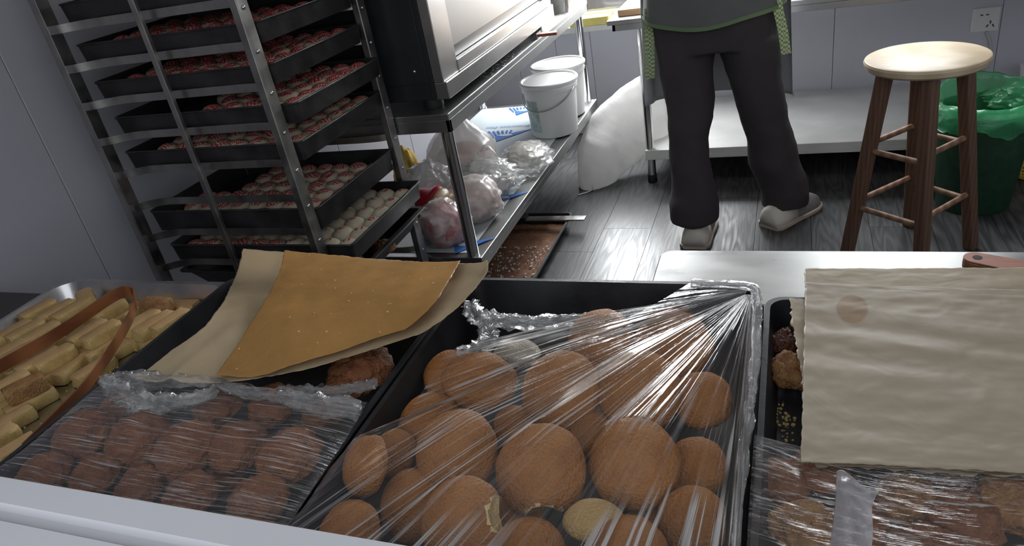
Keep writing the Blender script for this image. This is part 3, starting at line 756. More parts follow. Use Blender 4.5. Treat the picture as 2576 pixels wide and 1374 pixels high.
def blob(name, c, rx, ry, rz, mat, parent=None, seed=0, amp=.18, freq=6, flat=True, pinch=None, n=56, m=40, ridge=.0, sharp_noise=.0):
    """bag-like closed surface about c (its base point): sagging body, optional gathered neck, vertical creases"""
    loops = []; c = Vector(c)
    for j in range(m+1):
        v = j/m; a = -PI/2 + PI*v
        r = math.cos(a); z = math.sin(a)
        if flat: z = max(z, -.72)
        if pinch and v > pinch[0]:
            t = (v-pinch[0])/(1-pinch[0]); r0 = math.cos(-PI/2+PI*pinch[0]); z0_ = math.sin(-PI/2+PI*pinch[0])
            r = r0*(1-t)**1.5*(1-pinch[1]) + pinch[1]*r0*(1 + .8*max(0, t-.75)*4*.3); z = z0_ + t*pinch[2]
        L = []
        for i in range(n):
            th = 2*PI*i/n
            p = Vector((math.cos(th)*r, math.sin(th)*r, z))
            k = 1 + amp*fbm(p + Vector((seed, 0, 0)), freq*.3, 3) + ridge*math.sin(th*13 + 3*fbm(p+Vector((seed, 5, 0)), 1.5)) * (v if pinch else 1)
            if sharp_noise: k += sharp_noise*(abs(fbm(p*2.2+Vector((seed*3, 1, 0)), 1.4)) - .25)
            L.append(c + Vector((p.x*rx*k, p.y*ry*k, (z+.72)*rz*(1 + amp*.4*fbm(p + Vector((0, seed, 0)), freq*.3)))))
        loops.append(L)
    mb = MB(); mb.loft(loops)
    return mb.build(name, mat, parent, smooth=True)
e = thing('plastic_bag', (-1.19, 2.52, SH), 'tall white plastic bag with gathered top behind the oven table leg', 'bag')
blob('bag_skin', (-1.22, 2.49, SH+.004), .142, .15, .135, M['bag_white'], e, 2, .10, 5, pinch=(.58, .16, 1.15), ridge=.035)
blob('contents', (-1.22, 2.49, SH+.008), .118, .125, .075, M['meat'], e, 4, .10, 4)
e = thing('plastic_bag', (-1.0, 2.56, SH), 'clear crumpled bag with a pale dough lump near the shelf edge', 'bag')
blob('bag_skin', (-.975, 2.56, SH+.004), .100, .11, .055, M['bag_clear'], e, 9, .25, 6, sharp_noise=.35)
blob('dough_lump', (-.99, 2.58, SH+.006), .075, .065, .050, M['pale_dough'], e, 10, .15, 5)
G = coons([(-1.06, 2.72, SH+.006), (-.97, 2.74, SH+.012), (-.90, 2.72, SH+.008)], [(-1.02, 2.42, SH+.006), (-.95, 2.40, SH+.02), (-.895, 2.44, SH+.006)], [(-1.06, 2.72, SH+.006), (-1.02, 2.42, SH+.006)], [(-.90, 2.72, SH+.008), (-.895, 2.44, SH+.006)], 40, 50)
for r_ in G:
    for p in r_: p.z += .010*abs(fbm(p, 22, 3))
grid_obj('loose_skirt', G, M['bag_clear'], e)
e = thing('plastic_bag', (-1.05, 2.28, SH), 'open translucent bag with loop handles in the middle of the shelf', 'bag')
blob('bag_skin', (-1.04, 2.315, SH+.004), .115, .095, .075, M['bag_clear'], e, 21, .28, 7, sharp_noise=.4)
blob('inner_bag', (-1.045, 2.315, SH+.006), .095, .08, .06, M['bag_white'], e, 22, .25, 7, sharp_noise=.3)
for k, (a, b, c_) in enumerate([((-1.12, 2.31, SH+.09), (-1.05, 2.38, SH+.155), (-.985, 2.33, SH+.08)), ((-1.04, 2.20, SH+.09), (-.985, 2.22, SH+.10), (-.93, 2.29, SH+.05))]):
    pts = smooth_line([a, Vector(a).lerp(Vector(b), .6)+Vector((0, 0, .02)), b, Vector(b).lerp(Vector(c_), .5)+Vector((.01, 0, .01)), c_], 24)
    MB().ribbon(pts, [Vector((.004*math.sin(i), .010, .009*math.cos(i*.6))) for i in range(24)], .0008).build('bag_handle', M['bag_white'], e, smooth=True)
e = thing('plastic_bag', (-1.03, 2.10, SH), 'thin white bag of pink contents beside the front table leg', 'bag')
blob('bag_skin', (-1.02, 2.105, SH+.004), .10, .095, .085, M['bag_white'], e, 31, .16, 6, sharp_noise=.2, ridge=.02)
blob('contents', (-1.02, 2.105, SH+.006), .087, .082, .066, M['meat'], e, 32, .14, 5)
e = thing('plastic_bag', (-1.22, 2.26, SH), 'crumpled white bag wedged behind the table leg', 'bag')
blob('bag_skin', (-1.25, 2.23, SH+.004), .080, .085, .095, M['bag_white'], e, 41, .22, 7, sharp_noise=.35)
e = thing('plastic_bag', (-1.09, 1.93, SH), 'clear bag of red and pink food, nearest on the lower shelf', 'bag')
blob('bag_skin', (-1.05, 1.915, SH+.004), .080, .080, .088, M['bag_clear'], e, 51, .2, 7, sharp_noise=.3)
blob('contents', (-1.05, 1.915, SH+.006), .070, .070, .074, M['meat_red'], e, 52, .14, 6)
e = thing('snack_packet', (-1.19, 2.05, SH), 'red and tan printed packet lying behind the pink bag', 'packet')
Rp = Matrix.Rotation(RAD(-25), 3, 'Z')
for nm, u0, u1, mt in (('red_part', -.11, .05, M['red_print']), ('nut_part', .05, .11, M['nut'])):
    mb = MB(); loops = []
    for i in range(9):
        u = u0 + (u1-u0)*i/8; w = .07; hgt = .068*math.sqrt(max(.04, 1-(u/.118)**2))
        loops.append([Vector((-1.13, 2.02, SH+.085)) + Rp @ Vector((u*.72, w*math.cos(2*PI*j/20), hgt*math.sin(2*PI*j/20)*(1+.12*math.sin(j*5+i)))) for j in range(20)])
    mb.loft(loops); mb.build(nm, mt, e, smooth=True)
e = blob('yellow_cloth', (-1.575, 2.66, 0.0), .07, .09, .245, M['yellow_cloth'], None, 61, .2, 7, sharp_noise=.3)
tag(e, 'crumpled yellow cloth bag standing against the wall behind the shelf', 'cloth')
# thing on the floor under the shelf
o = tray('floor_tray', (-1.02, 2.46, .001), .30, .58, .055, M['tray_black'], 'old black tray of brown crumbs on the floor under the shelf', flare=.02, rim=.008)
fm = MB(); rg = random.Random(8)
G = [[Vector((x, y, .010+.006*abs(fbm((x, y, 0), 14)))) for x in np.linspace(-1.02-.122, -1.02+.122, 30)] for y in np.linspace(2.46-.262, 2.46+.262, 50)]
o = grid_obj('brown_crumbs', G, M['meal']); tag(o, 'brown crumbs filling the old tray on the floor', 'crumbs', kind='stuff')
for i in range(140):
    x, y = rg.uniform(-1.13, -.91), rg.uniform(2.21, 2.5); s = rg.uniform(.001, .006)
    fm.box((x, y, .019), (s, s*1.3, .004))
tag(fm.build('white_crumbs', M['white_plastic']), 'white flour crumbs sprinkled over the brown crumbs', 'crumbs', kind='stuff')
e = thing('scraper', (-.96, 2.68, .05), 'dark flat scraper lying across the far end of the floor tray', 'scraper')
MB().span((-1.06, 2.66, .0565), (-.80, 2.70, .0625)).build('blade', M['steel_dull'], e, bevel=.001)
MB().span((-1.16, 2.655, .0565), (-1.06, 2.705, .074)).build('handle', M['rubber'], e, bevel=.004)

# ---------------------------------------------------------------- flour sack leaning between the tables
def sack():
    lf = smooth_line([ony(*q) for q in ((1462, 494, 3.14), (1452, 430, 3.17), (1458, 360, 3.22), (1490, 290, 3.29), (1545, 232, 3.36), (1600, 196, 3.42), (1640, 176, 3.46))], 45)
    rt_ = smooth_line([ony(*q) for q in ((1486, 499, 3.13), (1530, 474, 3.17), (1568, 436, 3.22), (1610, 402, 3.29), (1655, 366, 3.36), (1688, 322, 3.42), (1680, 235, 3.46))], 45)
    loops = []; n = 48
    for j in range(45):
        v = j/44; c = (lf[j]+rt_[j])/2; side = (rt_[j]-lf[j]); w = side.length/2; side.normalize()
        ax = (lf[min(j+1, 44)]+rt_[min(j+1, 44)] - lf[max(j-1, 0)]-rt_[max(j-1, 0)]).normalized(); nrm = side.cross(ax).normalized()
        th = .075*(1-abs(2*v-1)**2.6)**.6 + .006
        Lp = []
        for i in range(n):
            t = 2*PI*i/n; cx, sy = math.cos(t), math.sin(t)
            cx = math.copysign(abs(cx)**.8, cx)
            p = c + side*(cx*w) + nrm*(sy*th)
            p += nrm*(.020*fbm(p, 7) + .012*(.3-abs(fbm(p+Vector((v*2, 0, 0)), 10, 3)))) * (1 if sy > 0 else -1) + side*.008*fbm(p+Vector((3, 1, 0)), 9)
            p.z = max(p.z, .004)
            Lp.append(p)
        loops.append(Lp)
    return MB().loft(loops)
e = thing('flour_sack', (-.8, 3.1, 0), 'big white flour sack leaning between the two steel tables', 'sack')
sack().build('sack_skin', M['bag_sack'], e, smooth=True)
MB().tube(smooth_line([(-.86, 3.16, .012), (-.88, 3.09, .006), (-.93, 3.05, .004)], 12), .003, 6).build('string', M['cord'], e)
MB().tube(smooth_line([(-.85, 3.17, .02), (-.87, 3.12, .03), (-.86, 3.09, .008)], 12), .003, 6).build('string', M['cord'], e)

# ================================================================ wooden bar stool
sc_ = Vector((.388, 2.50, 0)); SZ = .682
stl = thing('bar_stool', (sc_.x, sc_.y, 0), 'round wooden bar stool with brown legs beside the green bin', 'stool')
MB().lathe([(.150, SZ-.034), (.162, SZ-.031), (.170, SZ-.024), (.173, SZ-.010), (.170, SZ-.003), (.164, SZ), (.001, SZ)], (sc_.x, sc_.y, 0), 64).build('seat', M['stool_seat'], stl, smooth=True, sharp=35)
tops = [(-.108, -.005), (0, -.108), (.108, 0), (0, .108)]; feet = [(-.190, -.03), (.018, -.205), (.200, .03), (.035, .205)]
def lp(i, z):
    t = 1 - z/(SZ-.034); a = Vector(tops[i]); b = Vector(feet[i]); q = a.lerp(b, t); return Vector((sc_.x+q.x, sc_.y+q.y, z))
for i in range(4):
    b0, b1 = lp(i, .0), lp(i, SZ-.034)
    r_ = Matrix.Rotation(PI/4 + (0 if i % 2 else 0), 3, 'Z'); lo = []
    for p, w in ((b0, .036), (b1, .040)):
        lo.append([p + r_ @ Vector((x*w/2, y*w/2, 0)) for x, y in ((-1, -1), (1, -1), (1, 1), (-1, 1))])
    MB().loft(lo).build('leg', M['stool_leg'], stl, bevel=.005)
MB().box((sc_.x, sc_.y, SZ-.05), (.21, .022, .030)).box((sc_.x, sc_.y, SZ-.05), (.022, .21, .0299)).build('cross_brace', M['stool_leg'], stl)
for i in range(4):
    j = (i+1) % 4
    for z, dz in ((.40, .012), (.20, .012)):
        zz = z + (dz if i % 2 else -dz)
        MB().tube([lp(i, zz), lp(j, zz)], .0095, 12).build('rung', M['stool_rung'], stl, smooth=True, sharp=40)

# ================================================================ green bin with liner
bc = Vector((.655, 2.90, 0))
bn = thing('waste_bin', tuple(bc), 'dark green mesh waste bin behind the stool with a liner', 'bin')
MB().lathe([(.118, 0), (.121, .004), (.158, .372), (.162, .372), (.162, .378), (.154, .378), (.116, .006), (.001, .006)], bc, 48).build('bin_body', M['bin'], bn, smooth=True, sharp=40)
lo = []
for j in range(26):
    v = j/25
    L = []
    for i in range(80):
        a = 2*PI*i/80
        nz = fbm((math.cos(a)*1.3, math.sin(a)*1.3, v*1.2), 1.6, 3); n2 = abs(fbm((math.cos(a)*3, math.sin(a)*3, v*2), 1.8, 3))
        back = max(0, math.sin(a-.35))
        if v < .42:      # skirt folded outside
            t = v/.42; r = .172 + .012*nz + .010*n2; z = .325 + .06*t + .03*nz*(1-t)
        elif v < .55:
            t = (v-.42)/.13; r = .172 - .028*t + .010*nz; z = .386 + .03*math.sin(PI*t) + .10*back*t*.8 + .015*nz
        else:
            t = (v-.55)/.45; r = (.144 - .03*t)*(1-.12*n2); z = .386 + .08*back*(1-t) - .20*t
        L.append(bc + Vector((r*math.cos(a), r*math.sin(a), z)))
    lo.append(L)
MB().loft(lo, False, False).build('bin_liner', M['bag_green'], bn, smooth=True)
blob('crumpled_green_top', (.775, 2.985, .345), .10, .085, .048, M['bag_green'], bn, 77, .25, 6, sharp_noise=.4)
e = MB(); lo = []
for j in range(13):
    a = -PI/2+PI*j/12
    lo.append([Vector((.875+.055*math.cos(a)*math.cos(2*PI*i/20), 3.12+.055*math.cos(a)*math.sin(2*PI*i/20), .056+.055*math.sin(a))) for i in range(20)])
e.loft(lo); o = e.build('foam_fruit_net', M['yellow_net'])
wm = o.modifiers.new('net', 'WIREFRAME'); wm.thickness = .007; tag(o, 'yellow foam fruit net on the floor behind the green bin', 'net')
tag(MB().lathe([(.026, .1655), (.029, .17), (.036, .255), (.039, .257), (.039, .261), (.034, .261), (.026, .172), (.001, .172)], (1.005, 3.80, 0), 32).build('white_cup', M['white_plastic'], smooth=True, sharp=35), 'white cup on the low shelf at the right picture edge', 'cup')

# ================================================================ the person at the prep table
pe = thing('person', (-.2, 2.68, 0), 'person in dark flared trousers and light slip-on shoes standing at the prep table', 'person')
def row(xl, xr, y, Yd):
    a, b = ony(xl, y, Yd), ony(xr, y, Yd); return (a+b)/2, (b-a).length/2
def ell(c, rx, ry, n=28, ax=(1, 0, 0)):
    ax = Vector(ax).normalized(); ay = Vector((-ax.y, ax.x, 0))
    return [c + ax*(rx*math.cos(2*PI*i/n)) + ay*(ry*math.sin(2*PI*i/n)) for i in range(n)]
tm_ = MB()
hipsL = []
for (xl, xr, y) in ((1622, 1968, -60), (1626, 1962, 10), (1636, 1960, 60), (1642, 1960, 95), (1646, 1958, 118)):
    c, r_ = row(xl, xr, y, 2.76); hipsL.append(ell(c, r_*.985, .118))
tm_.loft(hipsL)
legL = [(1644, 1802, 95, 2.757), (1652, 1797, 130, 2.75), (1662, 1796, 190, 2.74), (1672, 1797, 240, 2.725), (1680, 1794, 300, 2.70), (1682, 1785, 345, 2.685), (1683, 1782, 396, 2.66), (1690, 1796, 455, 2.63), (1686, 1810, 510, 2.60), (1688, 1810, 535, 2.59), (1689, 1809, 554, 2.585)]
tm_.loft([ell(*((lambda q: (q[0], q[1], q[1]*(.95 if y > 300 else .9)))(row(a, b, y, d)))) for a, b, y, d in legL])
legR = [(1806, 1961, 95, 2.757), (1814, 1962, 135, 2.758), (1834, 1967, 200, 2.76), (1860, 1982, 290, 2.765), (1878, 2000, 352, 2.77), (1882, 2014, 405, 2.775), (1902, 2030, 448, 2.78), (1914, 2038, 482, 2.78), (1917, 2036, 512, 2.78)]
tm_.loft([ell(*((lambda q: (q[0], q[1], q[1]*.95))(row(a, b, y, d)))) for a, b, y, d in legR])
tr = tm_.build('trousers', M['trousers'], pe, smooth=True)
rm = tr.modifiers.new('weld', 'REMESH'); rm.mode = 'VOXEL'; rm.voxel_size = .009; rm.use_smooth_shade = True
sm = tr.modifiers.new('soft', 'SMOOTH'); sm.factor = .5; sm.iterations = 3
tx = bpy.data.textures.new('folds', 'CLOUDS'); tx.noise_scale = .09
dm = tr.modifiers.new('folds', 'DISPLACE'); dm.texture = tx; dm.strength = .014; dm.mid_level = .5; dm.texture_coords = 'GLOBAL'
# upper body
cb, rb = row(1626, 1962, 10, 2.76)
bx, by = cb.x, 2.76
sk = bpy.data.meshes.new('body')
pts = [((bx, by, .80), .115), ((bx, by+.01, .95), .115), ((bx, by+.03, 1.10), .12), ((bx, by+.05, 1.24), .125), ((bx, by+.065, 1.33), .06), ((bx, by+.075, 1.39), .05), ((bx, by+.10, 1.46), .085), ((bx, by+.10, 1.545), .078),
       ((bx-.165, by+.06, 1.265), .052), ((bx-.215, by+.12, 1.04), .040), ((bx-.15, by+.34, .93), .030), ((bx-.13, by+.40, .91), .026),
       ((bx+.165, by+.06, 1.265), .052), ((bx+.215, by+.12, 1.04), .040), ((bx+.15, by+.34, .93), .030), ((bx+.13, by+.40, .91), .026),
       ((bx-.085, by, .70), .075), ((bx+.085, by, .70), .075)]
ed = [(0, 1), (1, 2), (2, 3), (3, 4), (4, 5), (5, 6), (6, 7), (3, 8), (8, 9), (9, 10), (10, 11), (3, 12), (12, 13), (13, 14), (14, 15), (0, 16), (0, 17)]
base = len(pts)
for s_, wr_ in ((-1, 11), (1, 15)):
    w = Vector(pts[wr_][0])
    for f in range(5):
        d0 = Vector((.010*(f-2), .03 if f else -.005, -.004)); d1 = d0 + Vector((.004*(f-2), (.035, .042, .046, .042, .034)[f] if f else .02, -.018)); 
        if f == 0: d0 = Vector((-s_*.024, .01, -.005)); d1 = d0 + Vector((-s_*.012, .03, -.012))
        i = len(pts); pts.append((tuple(w+d0), .009)); pts.append((tuple(w+d1), .0075)); ed += [(wr_, i), (i, i+1)]
sk.from_pydata([p for p, _ in pts], ed, []); sk.materials.append(M['skin'])
bo = bpy.data.objects.new('body', sk); COL.objects.link(bo); child(bo, pe)
md = bo.modifiers.new('skin', 'SKIN'); md.use_smooth_shade = True
sv = sk.skin_vertices[0].data if sk.skin_vertices else None
if sv is None:
    bpy.context.view_layer.objects.active = bo; bpy.ops.mesh.customdata_skin_add() if False else None
    lay = sk.attributes.new
if sk.skin_vertices:
    for i, (_, r_) in enumerate(pts): sk.skin_vertices[0].data[i].radius = (r_, r_*(.8 if i < 4 else 1)); sk.skin_vertices[0].data[i].use_root = (i == 0)
ss = bo.modifiers.new('sub', 'SUBSURF'); ss.levels = 2; ss.render_levels = 2
# face and hair
hc = Vector((bx, by+.115, 1.50))
hr = MB(); lo = []
for j in range(15):
    a = -PI/2+PI*j/14
    lo.append([hc + Vector((.096*math.cos(a)*math.cos(2*PI*i/24), -.018 + (.10*math.cos(a)*math.sin(2*PI*i/24) if math.sin(2*PI*i/24) < 0 else .075*math.cos(a)*math.sin(2*PI*i/24)), .02+.118*math.sin(a))) for i in range(24)])
hr.loft(lo); hr.build('hair', M['hair'], pe, smooth=True)
for s_ in (-1, 1):
    MB().lathe([(.001, -.008), (.009, -.003), (.011, 0), (.009, .003), (.001, .008)], (hc.x+s_*.032, hc.y+.068, 1.495), 14).build('eye', M['dark_hole'], pe, smooth=True)
    MB().lathe([(.002, -.03), (.014, -.02), (.018, .005), (.014, .025), (.002, .032)], (hc.x+s_*.094, hc.y-.005, 1.485), 12).build('ear', M['skin'], pe, smooth=True)
MB().loft([ell(Vector((hc.x, hc.y+.082, z)), w, w*1.1, 12) for z, w in ((1.50, .006), (1.475, .011), (1.46, .014), (1.452, .008))]).build('nose', M['skin'], pe, smooth=True)
MB().tube(smooth_line([(hc.x-.024, hc.y+.070, 1.432), (hc.x, hc.y+.080, 1.428), (hc.x+.024, hc.y+.070, 1.432)], 9), .005, 8).build('mouth', M['meat_red'], pe, smooth=True)
# shirt: hem dips in the middle of the back
lo = []
hem = [(1604, 0), (1640, 30), (1700, 40), (1770, 40), (1830, 30), (1885, 8)]
n = 40
for j in range(20):
    v = j/19; L = []
    for i in range(n):
        a = 2*PI*i/n
        zc = .835 - .035*math.exp(-((a-1.45*PI)/.8)**2) + .0
        z = zc + (1.33-zc)*v
        rx = .245 - .05*v if v < .85 else .205 - .12*((v-.85)/.15); ry = .150 - .01*v if v < .85 else .14-.06*((v-.85)/.15)
        w = 1 + .03*math.sin(7*a)*(1-v)
        L.append(Vector((bx + rx*w*math.cos(a), by + .05*v + ry*w*math.sin(a), z)))
    lo.append(L)
sh_ = MB().loft(lo, False, False).build('shirt', M['shirt'], pe, smooth=True)
MB().loft([[p + Vector((0, 0, dz)) + (p-Vector((bx, by, p.z))).normalized()*.002 for p in lo[0]] for dz in (-.004, .010)], False, False).build('hem', M['shirt_hem'], sh_, smooth=True)
for s_ in (-1, 1):
    MB().tube(smooth_line([(bx+s_*.15, by+.06, 1.275), (bx+s_*.195, by+.08, 1.16), (bx+s_*.215, by+.12, 1.05), (bx+s_*.19, by+.22, .99)], 14), [.066-.0015*i for i in range(14)], 18).build('sleeve', M['shirt'], pe, smooth=True)
# apron: front cloth with edges showing at both sides, and the tapes
G = []
for j in range(24):
    v = j/23; r_ = []
    for i in range(40):
        u = i/39; a = RAD(168 - 156*u) if True else 0
        rx = .262 + .02*v; ry = .155 + .03*v
        x = bx + rx*math.cos(a) + (.012*math.sin(9*u*PI)*v); y = by + .03 + ry*math.sin(a)
        r_.append(Vector((x, y, 1.05 - .57*v)))
    G.append(r_)
grid_obj('apron', G, M['apron'], pe, solid=.0012)
for nm, q in (('apron_tape', [(1950, -40, 2.70), (1957, 20, 2.70), (1968, 70, 2.70), (1978, 136, 2.70)]), ('apron_tape', [(1632, 20, 2.72), (1634, 80, 2.72), (1635, 140, 2.72), (1636, 198, 2.72)])):
    pts_ = smooth_line([ony(x, y, d) for x, y, d in q], 12)
    MB().ribbon(pts_, Vector((.016, .006, 0)), .0008).build(nm, M['gingham'], pe)
# shoes
def shoe(heel, toe, label):
    heel = Vector(heel); toe = Vector(toe); d = (toe-heel); L = d.length; d.normalize(); s_ = Vector((d.y, -d.x, 0))
    prof = [(0.0, .036, .060), (.05, .050, .074), (.2, .053, .078), (.4, .052, .076), (.6, .057, .066), (.78, .058, .054), (.9, .048, .042), (.97, .030, .030), (1.0, .010, .018)]
    e = MB(); lo = []
    for t, w, h in prof:
        c = heel + d*(L*t)
        lo.append([c + s_*(w*math.cos(a)) + Vector((0, 0, .014 + (h*max(0, math.sin(a)) if math.sin(a) > 0 else 0))) for a in [2*PI*i/20 for i in range(20)]])
    return e, lo, heel, d, L, s_
for k, (hl, te) in enumerate((((-.333, 2.515, 0), (-.325, 2.80, 0)), ((-.070, 2.690, 0), (.105, 2.925, 0)))):
    _, lo, heel, d, L, s_ = shoe(hl, te, '')
    sp = thing('shoe_part', (0, 0, 0), None, None); bpy.data.objects.remove(sp)
    sho = MB().loft(lo).build('shoe', M['shoe_grey'], pe, smooth=True)
    # pale heel counter, a shell just outside the knit
    hk = [[p + (p - (heel + d*L*t)).normalized()*.0022 if (p-(heel+d*L*t)).length > 1e-6 else p for p in L_] for L_, t in zip(lo[:4], (0, .05, .2, .4))]
    hk[0] = [p - d*.004 for p in hk[0]]
    MB().loft(hk).build('heel_cover', M['shoe_white'], sho, smooth=True)
    so = []
    for z, g in ((0, .002), (.004, .006), (.016, .006), (.018, .002)):
        ring = []
        for t, w in ((0, .038), (.05, .052), (.2, .055), (.4, .054), (.6, .059), (.78, .060), (.9, .050), (.97, .032), (1.0, .014)): ring.append(heel + d*(L*t) + s_*(w+g) + Vector((0, 0, z)))
        for t, w in reversed(((0, .038), (.05, .052), (.2, .055), (.4, .054), (.6, .059), (.78, .060), (.9, .050), (.97, .032), (1.0, .014))): ring.append(heel + d*(L*t) - s_*(w+g) + Vector((0, 0, z)))
        so.append(ring)
    MB().loft(so).build('sole', M['sole'], sho, smooth=True, sharp=40)
# ================================================================ trays on the counter
CT = .7555
tray('aluminium_tray', (-1.147, .590, CT), .434, .600, .0445, M['alu'], 'silver aluminium tray of shortbread bars at the left of the counter', flare=.022, r=.045, rim=.008)
tray('baking_tray', (-.697, .577, CT), .452, .600, .0655, M['tray_black'], 'black baking tray left of the middle, under the brown paper', 'black counter trays', flare=.012, r=.022, rim=.006)
tray('baking_tray', (-.251, .588, CT), .430, .606, .0655, M['tray_black'], 'black baking tray in the middle of the counter, full of round cakes', 'black counter trays', flare=.012, r=.022, rim=.006)
tray('baking_tray', (.196, .583, CT), .446, .600, .0495, M['tray_black'], 'black baking tray at the right under the stack of beige papers', 'black counter trays', flare=.012, r=.022, rim=.006)

# ---------------------------------------------------------------- shortbread bars
def bar_mesh(i, L, w, h, mat):
    mb = MB(); rg = random.Random(i); loops = []
    N = 13
    for j in range(N):
        t = j/(N-1); y = (t-.5)*L
        e = 1 - .10*abs(2*t-1)**6
        pr = [(-.46, 0), (.46, 0), (.5, .25), (.485, .50), (.50, .78), (.44, .97), (.40, 1.0), (-.40, 1.0), (-.44, .97), (-.5, .78), (-.485, .5), (-.5, .25)]
        L_ = []
        for px_, pz in pr:
            p = Vector((px_*w*e, y, pz*h))
            k = .0012*fbm(p+Vector((i*1.7, 0, 0)), 60, 3)
            p += Vector((math.copysign(1, px_)*k*2 if pz < .95 else 0, 0, 0))
            L_.append(p)
        if j == 0: L_ = [Vector((p.x*.93, p.y+.003*abs(math.sin(k_*2)), p.z*.96+.0006)) for k_, p in enumerate(L_)]
        if j == N-1: L_ = [Vector((p.x*.93, p.y-.003*abs(math.sin(k_*2)), p.z*.96+.0006)) for k_, p in enumerate(L_)]
        loops.append(L_)
    mb.loft(loops); o = mb.build('shortbread_bar', mat, smooth=True, sharp=32)
    me = o.data; bpy.data.objects.remove(o); return me
BM = [bar_mesh(i, .068 + .003*(i % 3), .030, .021, M['biscuit']) for i in range(4)]
BMb = bar_mesh(9, .060, .034, .024, M['biscuit_brown'])
# (pixel x, pixel y, layer, yaw deg, kind)  pixel = middle of the bar's top
bars = [  # rows from the back wall forwards
 ('back row', [(212, 741, 1, 55, 0), (288, 720, 0, 80, 1), (388, 760, 1, 85, 9), (455, 762, 0, 95, 0)]),
 ('second row', [(91, 772, 1, -12, 0), (138, 774, 1, -12, 1), (176, 772, 1, -12, 2), (266, 772, 1, -14, 3), (305, 780, 0, -30, 1), (352, 800, 1, -14, 0), (384, 806, 1, -14, 2), (425, 800, 1, -12, 1)]),
 ('third row', [(24, 828, 1, -14, 2), (60, 824, 1, -14, 0), (98, 830, 1, -14, 3), (215, 826, 1, -12, 1), (250, 828, 1, -12, 0), (312, 856, 0, -20, 2)]),
 ('fourth row', [(14, 876, 1, -14, 1), (44, 880, 1, -14, 3), (130, 890, 1, -14, 0), (92, 900, 1, -14, 2), (212, 872, 0, -20, 1), (254, 866, 0, -14, 3), (128, 930, 0, -10, 0)]),
 ('fifth row', [(173, 912, 0, 8, 2), (232, 920, 0, -10, 1), (58, 966, 1, -28, 9), (12, 960, 1, -14, 0), (12, 1010, 0, -10, 1), (14, 1052, 0, -20, 2)]),
 ('nearest row', [(24, 1126, 1, -18, 3), (-25, 1100, 1, -14, 0)]),
]
for rn, lst in bars:
    lst = sorted(lst)
    for q, (px_, py_, lay, yaw, kd) in enumerate(lst):
        zb = CT + .0025 + (.0215 if lay else 0)
        o = bpy.data.objects.new('shortbread_bar', BMb if kd == 9 else BM[kd]); COL.objects.link(o)
        p = onz(px_, py_, zb + .021)
        o.location = (p.x, p.y, zb); o.rotation_euler = (0, 0, RAD(yaw))
        what = 'browner knobbly shortbread piece' if kd == 9 else 'tan shortbread bar'
        tag(o, '%s in the aluminium tray, %s, %s from the left' % (what, rn, NUM[q]), 'biscuit', 'shortbread bars in the aluminium tray')
        if lay:   # what the upper bar rests on
            b = bpy.data.objects.new('shortbread_bar', BM[(kd+1) % 4]); COL.objects.link(b)
            b.location = (p.x + .004, p.y - .006, CT + .0025); b.rotation_euler = (0, 0, RAD(yaw + 6))
            tag(b, 'shortbread bar underneath the %s bar of the %s in the aluminium tray' % (NUM[q], rn), 'biscuit', 'shortbread bars in the aluminium tray')
cr = MB(); rg = random.Random(4)
for i in range(150):
    p = onz(rg.uniform(60, 330), rg.uniform(900, 1110), CT+.003); 
    if not (-1.33 < p.x < -.955 and .33 < p.y < .86): continue
    s = rg.uniform(.0006, .0022); cr.box(p, (s, s*1.2, s), Matrix.Rotation(rg.uniform(0, 3), 3, 'Z'))
tag(cr.build('biscuit_crumbs', M['crumb']), 'pale crumbs sprinkled on the bare aluminium tray floor', 'crumbs', kind='stuff')

# ---------------------------------------------------------------- bamboo tongs: one strip bent double
tz = .822
def tp(x, y, z): return onz(x, y, z)
ln = smooth_line([tp(-120, 985, .812), tp(0, 922, .815), tp(150, 836, .820), tp(262, 760, .828), tp(300, 738, .831), tp(326, 733, .832), tp(340, 748, .831), tp(334, 786, .828), tp(300, 850, .822), tp(255, 920, .816), tp(205, 985, .812), tp(120, 1072, .806), tp(60, 1130, .802)], 90)
wd = []
for i in range(90):
    t = i/89; hw = .0105 if t < .6 else .0105 - .002*(t-.6)/.4
    tilt = .2 if t < .45 else .5
    wd.append(Vector((.25*hw*tilt, .35*hw*tilt, hw)))
e = MB().ribbon(ln, wd, .0011).build('bamboo_tongs', M['bamboo'], smooth=True, sharp=40)
tag(e, 'bent reddish bamboo tongs lying over the shortbread bars', 'tongs')

